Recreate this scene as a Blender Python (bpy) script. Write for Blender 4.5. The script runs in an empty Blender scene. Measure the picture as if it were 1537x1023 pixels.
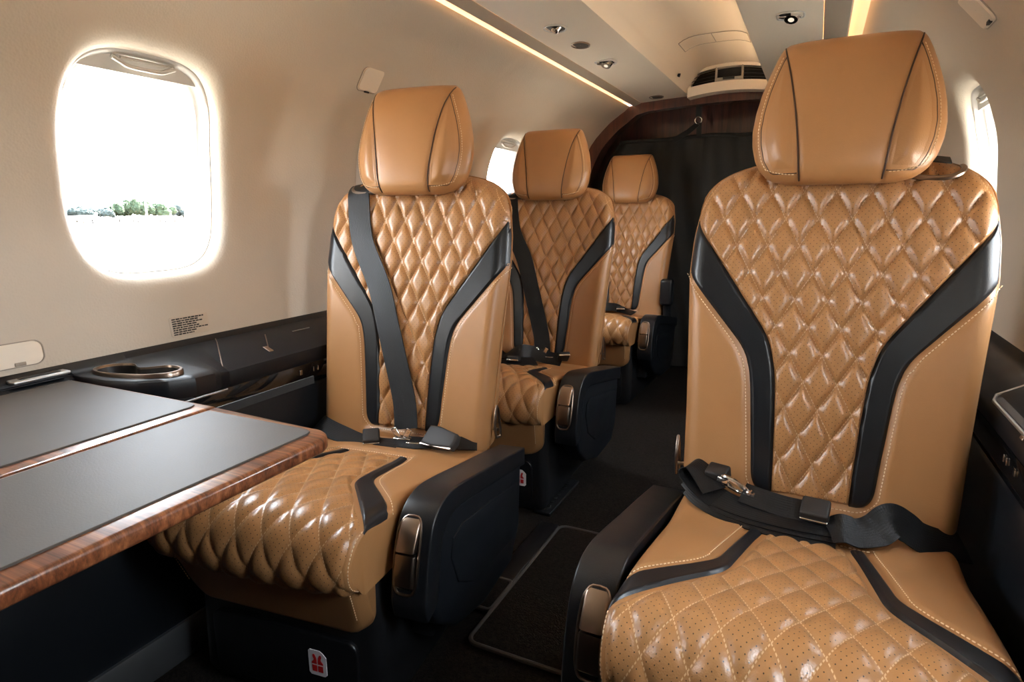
import bpy, bmesh, math, random
import numpy as np
from mathutils import Vector, Matrix
random.seed(7)
rng = np.random.default_rng(7)
SC = bpy.context.scene
COL = SC.collection
FZ = 0.12            # height of the cabin floor in scene units

# ------------------------------------------------------------------ materials
MATS = {}
class NT:
    """small wrapper to write node trees"""
    def __init__(s, name):
        s.m = bpy.data.materials.new(name); s.m.use_nodes = True
        s.t = s.m.node_tree; s.t.nodes.clear()
        s.out = s.t.nodes.new('ShaderNodeOutputMaterial')
    def n(s, typ, **kw):
        nd = s.t.nodes.new(typ)
        for k, v in kw.items():
            if k in nd.inputs: s.put(nd.inputs[k], v)
            else: setattr(nd, k, v)
        return nd
    def put(s, inp, v):
        if isinstance(v, bpy.types.NodeSocket): s.t.links.new(v, inp)
        else:
            if hasattr(inp.default_value, '__len__') and len(inp.default_value) == 4 and len(v) == 3: v = (*v, 1)
            inp.default_value = v
    def math(s, op, a, b=0.0, c=None):
        nd = s.t.nodes.new('ShaderNodeMath'); nd.operation = op
        s.put(nd.inputs[0], a); s.put(nd.inputs[1], b)
        if c is not None: s.put(nd.inputs[2], c)
        return nd.outputs[0]
    def mix(s, f, a, b):
        nd = s.t.nodes.new('ShaderNodeMix'); nd.data_type = 'RGBA'
        s.put(nd.inputs[0], f); s.put(nd.inputs[6], a); s.put(nd.inputs[7], b)
        return nd.outputs[2]
    def coord(s, which='Object', scale=(1, 1, 1)):
        tc = s.t.nodes.new('ShaderNodeTexCoord'); mp = s.t.nodes.new('ShaderNodeMapping')
        s.t.links.new(tc.outputs[which], mp.inputs[0]); mp.inputs['Scale'].default_value = scale
        return mp.outputs[0]
    def noise(s, vec, scale, detail=3.0, rough=0.55, dist=0.0):
        nd = s.n('ShaderNodeTexNoise'); s.put(nd.inputs['Vector'], vec)
        nd.inputs['Scale'].default_value = scale; nd.inputs['Detail'].default_value = detail
        nd.inputs['Roughness'].default_value = rough; nd.inputs['Distortion'].default_value = dist
        return nd.outputs[0]
    def ramp(s, f, stops):
        nd = s.n('ShaderNodeValToRGB'); s.put(nd.inputs[0], f)
        el = nd.color_ramp.elements
        while len(el) < len(stops): el.new(0.5)
        for e, (p, c) in zip(el, stops): e.position = p; e.color = (*c, 1)
        return nd.outputs[0]
    def bump(s, h, strength, dist=0.001, normal=None):
        nd = s.n('ShaderNodeBump'); s.put(nd.inputs['Height'], h)
        nd.inputs['Strength'].default_value = strength; nd.inputs['Distance'].default_value = dist
        if normal is not None: s.put(nd.inputs['Normal'], normal)
        return nd.outputs[0]
    def bsdf(s, **kw):
        b = s.n('ShaderNodeBsdfPrincipled')
        for k, v in kw.items(): s.put(b.inputs[k.replace('_', ' ')], v)
        s.t.links.new(b.outputs[0], s.out.inputs[0]); return b

def plain(name, col, rough=0.5, metal=0.0, spec=0.5, coat=0.0, bumps=None, var=0.0):
    t = NT(name); kw = dict(Roughness=rough, Metallic=metal, Specular_IOR_Level=spec, Coat_Weight=coat)
    c = col
    v = t.coord()
    if var > 0:
        f = t.noise(v, 6, 4)
        c = t.mix(f, tuple(x*(1-var) for x in col), tuple(min(1, x*(1+var)) for x in col))
    kw['Base_Color'] = c
    if bumps: kw['Normal'] = t.bump(t.noise(v, bumps[0], 3), bumps[1], bumps[2])
    t.bsdf(**kw); MATS[name] = t.m; return t.m

def leather(name, col, rough, grain=0.25, var=0.12, spec=0.5):
    t = NT(name); v = t.coord()
    f = t.noise(v, 9, 5, 0.6)
    c = t.mix(f, tuple(x*(1-var) for x in col), tuple(x*(1+var) for x in col))
    vo = t.n('ShaderNodeTexVoronoi'); t.put(vo.inputs['Vector'], v); vo.inputs['Scale'].default_value = 520
    n2 = t.noise(v, 60, 4)
    h = t.math('ADD', t.math('MULTIPLY', vo.outputs[0], 0.7), n2)
    r = t.math('ADD', t.math('MULTIPLY', f, 0.16), rough-0.08)
    t.bsdf(Base_Color=c, Roughness=r, Specular_IOR_Level=spec, Normal=t.bump(h, grain, 0.0006))
    MATS[name] = t.m; return t.m

QW, QH = 0.0500, 0.089       # diamond width and height of the quilting
def quilted(name, col, rough):
    """leather with perforations and pale thread along the quilting lines, laid out in the panel's own UV metres"""
    t = NT(name)
    uv = t.n('ShaderNodeUVMap'); uv.uv_map = 'q'
    sp = t.n('ShaderNodeSeparateXYZ'); t.put(sp.inputs[0], uv.outputs[0])
    U, H = sp.outputs[0], sp.outputs[1]
    a = t.math('ADD', t.math('DIVIDE', U, QW), t.math('DIVIDE', H, QH))
    b = t.math('SUBTRACT', t.math('DIVIDE', U, QW), t.math('DIVIDE', H, QH))
    k = 1/math.sqrt(1/QW**2+1/QH**2)
    def dist(x): return t.math('MULTIPLY', t.math('SUBTRACT', 0.5, t.math('ABSOLUTE', t.math('SUBTRACT', t.math('FRACT', x), 0.5))), k)
    da, db = dist(a), dist(b)
    def thread(d, along):
        dash = t.math('LESS_THAN', t.math('FRACT', t.math('MULTIPLY', along, 10.0)), 0.62)
        return t.math('MULTIPLY', t.math('LESS_THAN', d, 0.00075), dash)
    th = t.math('MAXIMUM', thread(da, b), thread(db, a))
    P = 0.0095
    p = t.math('ADD', t.math('DIVIDE', U, P), t.math('DIVIDE', H, P)); q = t.math('SUBTRACT', t.math('DIVIDE', U, P), t.math('DIVIDE', H, P))
    fp = t.math('SUBTRACT', t.math('FRACT', p), 0.5); fq = t.math('SUBTRACT', t.math('FRACT', q), 0.5)
    r2 = t.math('SQRT', t.math('ADD', t.math('MULTIPLY', fp, fp), t.math('MULTIPLY', fq, fq)))
    far = t.math('GREATER_THAN', t.math('MINIMUM', da, db), 0.0032)
    hole = t.math('MULTIPLY', t.math('LESS_THAN', r2, 0.105), far)
    v = t.coord(); f = t.noise(v, 9, 5, 0.6)
    c = t.mix(f, tuple(x*0.88 for x in col), tuple(x*1.12 for x in col))
    c = t.mix(hole, c, (0.05, 0.025, 0.012))
    c = t.mix(th, c, (0.62, 0.40, 0.22))
    vo = t.n('ShaderNodeTexVoronoi'); t.put(vo.inputs['Vector'], v); vo.inputs['Scale'].default_value = 480
    h = t.math('ADD', t.math('MULTIPLY', vo.outputs[0], 0.7), t.noise(v, 55, 4))
    rr = t.math('ADD', t.math('MULTIPLY', f, 0.16), rough-0.08)
    t.bsdf(Base_Color=c, Roughness=rr, Specular_IOR_Level=0.55, Normal=t.bump(h, 0.28, 0.0007))
    MATS[name] = t.m; return t.m

TAN = (0.375, 0.184, 0.071)
M_TAN = leather('tan_leather', TAN, 0.40)
M_QLT = quilted('tan_quilted_leather', TAN, 0.32)
M_BLK = leather('black_leather', (0.0075, 0.0085, 0.0105), 0.34, 0.2, spec=0.4)
M_THR = plain('pale_thread', (0.80, 0.60, 0.38), 0.7)
M_SEAM = plain('dark_seam', (0.05, 0.022, 0.010), 0.6)
M_BPL = plain('black_plastic', (0.008, 0.008, 0.009), 0.45, bumps=(300, 0.1, 0.0005))
M_CON = leather('black_console', (0.006, 0.0075, 0.010), 0.42, 0.12, spec=0.35)
M_GLOSS = plain('gloss_black', (0.006, 0.005, 0.005), 0.08, coat=0.6)
M_BRZ = plain('bronze_metal', (0.30, 0.235, 0.19), 0.30, metal=1.0)
M_CHR = plain('chrome', (0.75, 0.72, 0.68), 0.14, metal=1.0)
M_ALU = plain('brushed_aluminium', (0.52, 0.53, 0.54), 0.42, metal=1.0, var=0.2)
M_RED = plain('red_print', (0.55, 0.01, 0.012), 0.5)
M_WHT = plain('white_sticker', (0.80, 0.76, 0.78), 0.4)
M_BUCK = plain('brown_black_plastic', (0.014, 0.010, 0.008), 0.60)
M_CREAM = plain('cream_panel', (0.88, 0.79, 0.66), 0.5)
M_TRIMW = plain('window_trim_plastic', (0.62, 0.60, 0.565), 0.35)
M_TAUPE = plain('taupe_valance', (0.36, 0.31, 0.25), 0.5)
M_VOID = plain('dark_opening', (0.004, 0.004, 0.004), 0.6)
M_INK = plain('black_ink', (0.03, 0.027, 0.024), 0.7)
M_CURT = plain('black_cargo_cloth', (0.012, 0.012, 0.011), 0.8, bumps=(260, 0.3, 0.001))

def wall_mat():
    t = NT('cream_vinyl_wall'); v = t.coord()
    f = t.noise(v, 3.0, 4)
    c = t.mix(f, (0.57, 0.50, 0.405), (0.64, 0.565, 0.465))
    vo = t.n('ShaderNodeTexVoronoi'); t.put(vo.inputs['Vector'], v); vo.inputs['Scale'].default_value = 230
    h = t.math('ADD', vo.outputs[0], t.math('MULTIPLY', t.noise(v, 60, 5), 1.2))
    t.bsdf(Base_Color=c, Roughness=0.48, Specular_IOR_Level=0.4, Normal=t.bump(h, 0.30, 0.0010))
    return t.m
M_WALL = wall_mat()
def carpet_mat():
    t = NT('dark_carpet'); v = t.coord()
    f = t.noise(v, 170, 4, 0.7, 1.0)
    c = t.ramp(f, [(0.3, (0.004, 0.0034, 0.003)), (0.7, (0.026, 0.0205, 0.0165))])
    t.bsdf(Base_Color=c, Roughness=0.95, Specular_IOR_Level=0.1, Normal=t.bump(f, 0.8, 0.004))
    return t.m
M_CARPET = carpet_mat()
M_BIND = plain('grey_mat_binding', (0.060, 0.054, 0.050), 0.8, bumps=(400, 0.4, 0.001))
def web_mat():
    t = NT('black_belt_webbing'); uv = t.n('ShaderNodeUVMap'); uv.uv_map = 'q'
    sp = t.n('ShaderNodeSeparateXYZ'); t.put(sp.inputs[0], uv.outputs[0])
    w = t.math('SINE', t.math('MULTIPLY', sp.outputs[1], 3200.0))
    w2 = t.math('SINE', t.math('MULTIPLY', sp.outputs[0], 1500.0))
    t.bsdf(Base_Color=(0.006, 0.006, 0.0065), Roughness=0.45, Specular_IOR_Level=0.28, Normal=t.bump(t.math('ADD', w, w2), 0.25, 0.0004))
    return t.m
M_WEB = web_mat()
def wood(name, lo, mid, hi, scale, rough, coat):
    t = NT(name); v = t.coord('Object', scale)
    f = t.noise(v, 5.0, 6, 0.62, 0.6); g = t.noise(v, 24.0, 3, 0.5)
    s = t.math('ADD', t.math('MULTIPLY', f, 0.8), t.math('MULTIPLY', g, 0.2))
    c = t.ramp(s, [(0.36, lo), (0.50, mid), (0.64, hi)])
    t.bsdf(Base_Color=c, Roughness=rough, Coat_Weight=coat, Coat_Roughness=0.06)
    return t.m
M_WOOD = wood('glossy_striped_wood', (0.045, 0.012, 0.006), (0.17, 0.055, 0.022), (0.33, 0.125, 0.050), (0.5, 22, 9), 0.28, 0.7)
M_WOODD = wood('dark_red_wood', (0.022, 0.006, 0.004), (0.055, 0.015, 0.010), (0.085, 0.026, 0.016), (10, 3, 0.6), 0.35, 0.4)
def inlay_mat():
    t = NT('grey_leather_inlay'); v = t.coord()
    f = t.noise(v, 7, 5, 0.6)
    c = t.mix(f, (0.066, 0.058, 0.052), (0.094, 0.084, 0.076))
    t.bsdf(Base_Color=c, Roughness=0.55, Specular_IOR_Level=0.22, Normal=t.bump(t.noise(v, 420, 3), 0.2, 0.0006))
    return t.m
M_INLAY = inlay_mat()
def emis(name, col, s):
    t = NT(name); e = t.n('ShaderNodeEmission'); t.put(e.inputs[0], col); e.inputs[1].default_value = s
    t.t.links.new(e.outputs[0], t.out.inputs[0]); return t.m
M_LED = emis('warm_led', (1.0, 0.48, 0.17), 28.0)
M_BULB = emis('reading_bulb', (1.0, 0.85, 0.65), 0.8)  # bulb is off; weak emission stands in for its dim reflection
M_LED2 = emis('soft_warm_led', (1.0, 0.68, 0.40), 30.0)
def glass_mat():
    t = NT('window_glass')
    tr = t.n('ShaderNodeBsdfTransparent'); tr.inputs[0].default_value = (0.96, 0.98, 1, 1)
    gl = t.n('ShaderNodeBsdfGlossy'); gl.inputs['Roughness'].default_value = 0.02
    mx = t.n('ShaderNodeMixShader'); mx.inputs[0].default_value = 0.05
    t.t.links.new(tr.outputs[0], mx.inputs[1]); t.t.links.new(gl.outputs[0], mx.inputs[2])
    t.t.links.new(mx.outputs[0], t.out.inputs[0]); return t.m
M_GLASS = glass_mat()

# ------------------------------------------------------------------ mesh helpers
class MB:
    def __init__(s): s.v = []; s.f = []; s.uv = {}
    def grid(s, rows, flip=False, closed=False, uvs=None):
        b = len(s.v); n = len(rows[0])
        for i, r in enumerate(rows):
            for j, p in enumerate(r):
                if uvs is not None: s.uv[len(s.v)] = uvs[i][j]
                s.v.append(tuple(float(c) for c in p))
        for i in range(len(rows)-1):
            for j in range(n if closed else n-1):
                k = (j+1) % n
                q = (b+i*n+j, b+i*n+k, b+(i+1)*n+k, b+(i+1)*n+j)
                s.f.append(q[::-1] if flip else q)
        return b
    def fan(s, ring, flip=False):
        b = len(s.v); s.v += [tuple(float(c) for c in p) for p in ring]
        q = tuple(range(b, b+len(ring))); s.f.append(q[::-1] if flip else q)
    def tube(s, path, r, seg=8, caps=True):
        P = [Vector(p) for p in path]; rows = []; prev = None
        for i, p in enumerate(P):
            d = (P[min(i+1, len(P)-1)]-P[max(i-1, 0)]).normalized()
            if prev is None:
                a = d.cross(Vector((0, 0, 1)));
                if a.length < 1e-3: a = d.cross(Vector((1, 0, 0)))
            else: a = prev - d*prev.dot(d)
            a.normalize(); prev = a; c = d.cross(a)
            rr = r[i] if isinstance(r, (list, tuple)) else r
            rows.append([p + a*rr*math.cos(t) + c*rr*math.sin(t) for t in [2*math.pi*k/seg for k in range(seg)]])
        s.grid(rows, closed=True)
        if caps: s.fan(rows[0]); s.fan(rows[-1], True)
    def box(s, c, d, rot=None, bev=0.0, seg=3):
        bm = bmesh.new(); bmesh.ops.create_cube(bm, size=1)
        for v in bm.verts: v.co = Vector((v.co.x*d[0], v.co.y*d[1], v.co.z*d[2]))
        if bev: bmesh.ops.bevel(bm, geom=list(bm.edges), offset=bev, segments=seg, profile=0.5, affect='EDGES', clamp_overlap=True)
        M = Matrix.Translation(Vector(c)) @ (rot.to_4x4() if rot is not None else Matrix.Identity(4))
        s.add_bm(bm, M)
    def add_bm(s, bm, M=Matrix.Identity(4)):
        b = len(s.v); bm.verts.index_update()
        s.v += [tuple(M @ v.co) for v in bm.verts]
        s.f += [tuple(b+v.index for v in f.verts) for f in bm.faces]; bm.free()
    def prism(s, outline, axis, a, b, bev=0.0, seg=3, fn=None):
        """outline: 2-D points; extruded along axis ('x': outline is (y,z); 'z': (x,y); 'y': (x,z)) from a to b"""
        bm = bmesh.new()
        def mk(p, t): return {'x': (t, p[0], p[1]), 'y': (p[0], t, p[1]), 'z': (p[0], p[1], t)}[axis]
        A = [bm.verts.new(mk(p, a)) for p in outline]; B = [bm.verts.new(mk(p, b)) for p in outline]
        n = len(outline); fa = bm.faces.new(A); fb = bm.faces.new(B[::-1])
        for i in range(n): bm.faces.new((A[i], B[i], B[(i+1) % n], A[(i+1) % n]))
        bmesh.ops.recalc_face_normals(bm, faces=bm.faces)
        if bev:
            ed = [e for e in bm.edges if fa in e.link_faces or fb in e.link_faces]
            bmesh.ops.bevel(bm, geom=ed, offset=bev, segments=seg, profile=0.5, affect='EDGES', clamp_overlap=True)
        if fn:
            for v in bm.verts: v.co = fn(v.co)
        s.add_bm(bm)
    def ribbon(s, pts, side, w, th=0.0014, uvw=True):
        """flat strap through pts; side[i]: direction across; thickness to both faces"""
        rows = []; uvs = []; L = 0
        P = [Vector(p) for p in pts]; S = [Vector(x).normalized() for x in side]
        for i, p in enumerate(P):
            d = (P[min(i+1, len(P)-1)]-P[max(i-1, 0)]).normalized()
            a = (S[i]-d*S[i].dot(d)).normalized(); n = a.cross(d)
            ww = w[i] if isinstance(w, (list, tuple)) else w
            if i: L += (p-P[i-1]).length
            ring = []; ru = []
            for k in np.linspace(-1, 1, 7): ring.append(p+a*ww/2*k+n*th*(1-0.25*k*k)); ru.append((k*ww/2, L))
            for k in np.linspace(1, -1, 7): ring.append(p+a*ww/2*k-n*th*(1-0.25*k*k)); ru.append((k*ww/2, L))
            rows.append(ring); uvs.append(ru)
        s.grid(rows, closed=True, uvs=uvs); s.fan(rows[0]); s.fan(rows[-1], True)
    def mesh(s, name, smooth=True, angle=40, fix=False):
        me = bpy.data.meshes.new(name); me.from_pydata(s.v, [], s.f); me.update()
        if s.uv:
            l = me.uv_layers.new(name='q')
            for lp in me.loops: l.data[lp.index].uv = s.uv.get(lp.vertex_index, (0, 0))
        if fix:
            bm = bmesh.new(); bm.from_mesh(me); bmesh.ops.recalc_face_normals(bm, faces=bm.faces); bm.to_mesh(me); bm.free()
        if smooth:
            me.shade_smooth(); me.set_sharp_from_angle(angle=math.radians(angle))
        return me
    def build(s, name, mat, parent=None, label=None, smooth=True, angle=40, fix=True):
        me = s.mesh(name, smooth, angle, fix); me.materials.append(mat)
        return link(name, me, parent, label)

def link(name, me, parent=None, label=None):
    o = bpy.data.objects.new(name, me); COL.objects.link(o)
    if parent is not None: o.parent = parent
    if label: o['label'] = label
    return o
CACHE = {}
def shared(key, name, mat, parent, fn, label=None, angle=40):
    """a part whose mesh data several seats share"""
    if key not in CACHE:
        me = fn().mesh(name, True, angle, True); me.materials.append(mat); CACHE[key] = me
    return link(name, CACHE[key], parent, label)
def tag(o, label, cat, group=None, kind=None):
    if label: o['label'] = label
    if cat: o['category'] = cat
    if group: o['group'] = group
    if kind: o['kind'] = kind
    return o
def empty(name, loc, rz=0.0):
    o = bpy.data.objects.new(name, None); COL.objects.link(o)
    o.location = loc; o.rotation_euler = (0, 0, rz); o.empty_display_size = 0.05; return o
def struct(o): o['kind'] = 'structure'; return o
def spl(xs, ys, smooth=0.0):
    """interpolator, optionally smoothed over a window"""
    xs = np.array(xs, float); ys = np.array(ys, float)
    if smooth <= 0: return lambda x: np.interp(x, xs, ys)
    def g(x):
        k = np.linspace(-1, 1, 9)
        return float(np.mean([np.interp(x+smooth*t, xs, ys) for t in k]))
    return g
def sm(x): x = min(1.0, max(0.0, x)); return x*x*(3-2*x)
def catmull(pts, n=8):
    P = [np.array(p, float) for p in pts]; out = []
    for i in range(len(P)-1):
        p0 = P[max(i-1, 0)]; p1 = P[i]; p2 = P[i+1]; p3 = P[min(i+2, len(P)-1)]
        for k in range(n):
            t = k/n
            out.append(0.5*((2*p1)+(-p0+p2)*t+(2*p0-5*p1+4*p2-p3)*t*t+(-p0+3*p1-3*p2+p3)*t**3))
    out.append(P[-1]); return out
def rrect(cx, cy, w, h, r, n=6):
    out = []
    for (sx, sy, a0) in ((1, 1, 0), (-1, 1, 90), (-1, -1, 180), (1, -1, 270)):
        for k in range(n+1):
            a = math.radians(a0+90*k/n)
            out.append((cx+sx*(w/2-r)+r*math.cos(a), cy+sy*(h/2-r)+r*math.sin(a)))
    return out

# ------------------------------------------------------------------ seat: back
HB, HS, HT = 0.435, 0.932, 1.035
wB = spl([0.435, 0.445, 0.46, 0.50, 0.60, 0.70, 0.84, 0.90, 0.932], [0.188, 0.202, 0.207, 0.209, 0.213, 0.219, 0.229, 0.227, 0.222], 0.006)
vB = spl([0.40, 0.455, 0.487, 0.60, 0.727, 0.84, 0.932, 1.04], [-0.008, 0.0, 0.007, 0.028, 0.054, 0.081, 0.106, 0.137], 0.05)
qB = spl([0.43, 0.487, 0.60, 0.68, 0.735, 0.932], [0.057, 0.059, 0.064, 0.070, 0.084, 0.225], 0.022)   # quilt edge
oB = spl([0.43, 0.50, 0.60, 0.67, 0.712, 0.845], [0.088, 0.091, 0.100, 0.107, 0.118, 0.232], 0.018)      # stripe outer edge
HQ = 0.478                                                                                              # lower edge of quilt and stripes
def htop(u):
    x = min(1.0, abs(u)/0.2225)
    return HS + (HT-HS)*max(0.0, 1-x**3.0)**(1/2.6)
def back_pt(u, h, off=0.0):
    w = wB(min(h, HS)); ht = htop(u)
    d = w-abs(u); r = 0.030
    e2 = max(0, r-d)**2 + (max(0, r-(ht-h))**2 if h > HS-0.02 else 0)
    e = min(r, math.sqrt(e2))
    v = float(vB(h)) + 0.010*(1-min(1, (u/w)**2)) + (r-math.sqrt(max(0, r*r-e*e)))
    k = math.sqrt(max(0.0, 1-(e/r)**2))*0.75+0.25
    return np.array([u, v-off*k, h+off*0.2*k])
def back_puff(u, h):
    """padding of the plain leather outside the stripes: rolls down to the seam"""
    o = float(oB(h))
    dx = (abs(u)-o)*(0.72 if h > 0.69 else 0.97); dz = HQ-h
    d = max(dx, dz) if (dx > -0.03 and dz > -0.03) else max(dx, dz)
    if h > 0.85: return 0.0
    return 0.0065*sm(d/0.014)
def back_shell():
    m = MB(); rows = []; ps = np.sin(np.linspace(-math.pi/2, math.pi/2, 97))
    ps = 0.55*ps+0.45*np.linspace(-1, 1, 97)
    for h in np.linspace(HB, HS, 110):
        w = float(wB(h)); rows.append([back_pt(p*w, h, back_puff(p*w, h)) for p in ps])
    for t in np.linspace(0, 1, 22)[1:]:
        t = math.sin(t*math.pi/2)
        rows.append([back_pt(p*0.222, HS+t*(htop(p*0.222)-HS)) for p in ps])
    def th(h): return 0.070 + 0.030*(1-(h-HB)/(HT-HB))
    rear = []
    for r in rows:
        rr = []
        for p in r:
            u, v, h = p; w = float(wB(min(h, HS))); d = min(w-abs(u), (htop(u)-h)+0.002 if h > HS-0.02 else 1)
            x = 0.018*(1-math.sqrt(max(0, 1-max(0, 1-d/0.04)**2)))
            rr.append((u*0.97, float(vB(h))+th(h)-x*1.4, h-0.004))
        rear.append(rr)
    m.grid(rows); m.grid(rear, flip=True)
    def loop(g): return [r[0] for r in g] + [p for p in g[-1][1:-1]] + [r[-1] for r in g[::-1]] + [p for p in g[0][1:-1][::-1]]
    A, B = loop(rows), loop(rear)
    mid = [[(np.array(a)*(1-t)+np.array(b)*t)*np.array([1, 1, 1]) for a, b in zip(A, B)] for t in (0.0, 0.3, 0.6, 1.0)]
    m.grid(mid, closed=True)
    return m
def qbump(u, h, amp, pw=4.2):
    a = u/QW+h/QH; b = u/QW-h/QH
    da = abs((a % 1)-0.5)*2; db = abs((b % 1)-0.5)*2
    return amp*(1-da**pw)*(1-db**pw)
def back_quilt():
    m = MB(); rows = []; uvs = []; ps = np.linspace(-1, 1, 151)
    def emit(us, hs, edge):
        r = []; uu = []
        for u, h in zip(us, hs):
            d = edge(u, h); k = sm(d/0.0055)
            off = -0.0025*(1-k) + k*(0.0012+qbump(u, h, 0.0078))
            r.append(back_pt(u, h, off)); uu.append((u, h))
        rows.append(r); uvs.append(uu)
    for h in np.linspace(HQ, HS, 165):
        q = min(float(qB(h)), float(wB(h))-0.004)
        emit([p*q for p in ps], [h]*len(ps), lambda u, hh, q=q, h=h: min((q-abs(u))*(0.75 if h > 0.72 else 1)+0.001, h-HQ))
    for t in np.linspace(0, 1, 36)[1:]:
        us = [p*0.2195 for p in ps]; hs = [HS+t*(htop(u*1.005)-0.003-HS) for u in us]
        emit(us, hs, lambda u, hh: min(0.2215-abs(u), htop(u)-hh+0.001)+0.001)
    m.grid(rows, uvs=uvs); return m
def back_stripe(sgn):
    def f():
        m = MB(); rows = []
        hs = np.linspace(HQ-0.002, HS-0.001, 110); ps = np.linspace(0, 1, 19)
        for h in hs:
            w = float(wB(h)); a = min(float(qB(h))-0.002, w-0.0005); b = min(float(oB(h))+0.003, w+0.0008)
            if h < HQ+0.03: b = min(b, a+ (b-a)*(0.35+0.65*math.sqrt(max(0, 1-((HQ+0.03-h)/0.032)**2))))
            r = []
            for p in ps:
                u = a+(b-a)*p
                d = min((u-a), (b-u) if b < w-0.002 else 1)*0.8; d = min(d+0.0004, h-HQ+0.002)
                k = sm(d/0.006); off = -0.001*(1-k)+k*0.0052
                r.append(back_pt(sgn*u, h, off) if b < w-0.002 or p < 0.98 else back_pt(sgn*min(u, w), h, 0.001))
            rows.append(r)
        m.grid(rows); return m
    return f
def stitches(m, path, nrm, step=0.0058, ln=0.0040, r=0.00085):
    P = [np.array(p, float) for p in path]; acc = 0.0; nxt = 0.0
    for a, b, n in zip(P[:-1], P[1:], nrm):
        L = np.linalg.norm(b-a); d = (b-a)/max(L, 1e-9)
        while nxt < acc+L:
            c = a+d*(nxt-acc); nxt += step
            s = np.cross(n, d); s = s/max(1e-9, np.linalg.norm(s)); n2 = np.cross(d, s)
            ring = lambda t, q: [c+d*t+(s*math.cos(x)+n2*math.sin(x))*q for x in np.linspace(0, 2*math.pi, 7)[:-1]]
            m.grid([ring(-ln/2, r*0.5), ring(-ln/4, r), ring(ln/4, r), ring(ln/2, r*0.5)], closed=True)
        acc += L
def back_seam_path():
    """stitch line beside the stripes: down the left side, under the quilt, up the right"""
    def pt(u, h): return back_pt(u, h, back_puff(u, h)+0.0004)
    hs = np.linspace(0.835, HQ+0.028, 80); L = []
    for h in hs: L.append((float(oB(h))+0.0085*(1.35 if h > 0.70 else 1), h))
    o = L[-1][0]; r = 0.035
    for k in np.linspace(0, math.pi/2, 12)[1:]: L.append((o-r+r*math.cos(k), HQ+0.028-(0.036)*math.sin(k)))
    for u in np.linspace(L[-1][0], 0, 14)[1:]: L.append((u, HQ-0.008))
    left = [pt(-u, h) for u, h in L]; right = [pt(u, h) for u, h in L[::-1]]
    return left+right[1:]
def back_stitch():
    m = MB(); P = back_seam_path(); stitches(m, P, [np.array([0, -1, 0.2])]*len(P))
    return m
def back_piping():
    """welt running round the outer edge of the back, just behind the front face"""
    m = MB(); pts = []
    for h in np.linspace(HB+0.01, HS, 60): pts.append(back_pt(-float(wB(h))-0.0006, h)+np.array([0, 0.003, 0]))
    for u in np.linspace(-0.2222, 0.2222, 70)[1:-1]:
        pts.append(np.array([u, 0, htop(u)+0.0006])); pts[-1][1] = back_pt(u, htop(u))[1]+0.003
    for h in np.linspace(HS, HB+0.01, 60): pts.append(back_pt(float(wB(h))+0.0006, h)+np.array([0, 0.003, 0]))
    m.tube(pts, 0.0016, 6); return m

# ------------------------------------------------------------------ seat: headrest
HRW = spl([0.990, 0.993, 1.000, 1.012, 1.030, 1.055, 1.08, 1.11, 1.14, 1.17, 1.195, 1.210, 1.217, 1.220], [0.070, 0.093, 0.108, 0.121, 0.131, 0.1375, 0.1395, 0.1365, 0.1300, 0.1205, 0.1110, 0.1040, 0.0985, 0.090], 0.004)
HRseam = spl([0.98, 1.005, 1.06, 1.12, 1.17, 1.20, 1.225], [0.057, 0.059, 0.0645, 0.074, 0.085, 0.094, 0.100], 0.015)
def hr_front(u, z):
    w = float(HRW(z)); c = 0.066 + (z-1.0)*0.20
    x = min(1.0, abs(u)/w); t = (z-1.105)/0.115
    bulge = 0.052*max(0, 1-x**3.2)**(1/2.0)
    e = max(0, 1-abs(t)**5)**0.5
    return np.array([u, c+0.045-bulge*(0.35+0.65*e)-0.006*(1-x*x)*e, z])
def headrest_body():
    m = MB(); rows = []; N = 180
    zs = 1.105+0.115*np.sin(np.linspace(-math.pi/2, math.pi/2, 72))
    zs = 0.6*zs+0.4*np.linspace(0.990, 1.220, 72)
    for z in zs:
        w = float(HRW(z)); t = (z-1.105)/0.115; e = max(0.0, 1-abs(t)**5)**0.5; ring = []
        cy = 0.066+(z-1.0)*0.20+0.045
        for k in range(N):
            a = 2*math.pi*k/N; c, s = math.cos(a), math.sin(a)
            x = math.copysign(abs(c)**(0.72), c)*w
            if s <= 0:
                p = hr_front(x, z); g = 0.0
                ds = abs(abs(x)-float(HRseam(z)))
                g = 0.003*math.exp(-(ds/0.0028)**2)*(1-min(1, abs(x)/w)**8)
                p[1] += g
            else:
                y = abs(s)**0.72*0.042*(0.3+0.7*e)
                p = np.array([x, cy+y, z])
            ring.append(p)
        rows.append(ring)
    m.grid(rows, closed=True); m.fan(rows[0], True); m.fan(rows[-1]); return m
def rim(z):
    w = float(HRW(z)); return w-0.017
def headrest_side(sgn):
    def f():
        m = MB(); rows = []
        z0, z1 = 1.008, 1.208
        for z in np.linspace(z0, z1, 60):
            a = float(HRseam(z))+0.0015; b = max(a+0.0005, rim(z))
            b = min(b, a+0.0005+(z1-z)*1.3)
            r = []
            for p in np.linspace(0, 1, 18):
                u = a+(b-a)*p; d = min(p*(b-a), (1-p)*(b-a), z-z0, z1-z)
                k = sm(d/0.026); q = hr_front(sgn*u, z); q[1] -= -0.0012*(1-k)+0.0052*k; r.append(q)
            rows.append(r)
        m.grid(rows); return m
    return f
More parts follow.
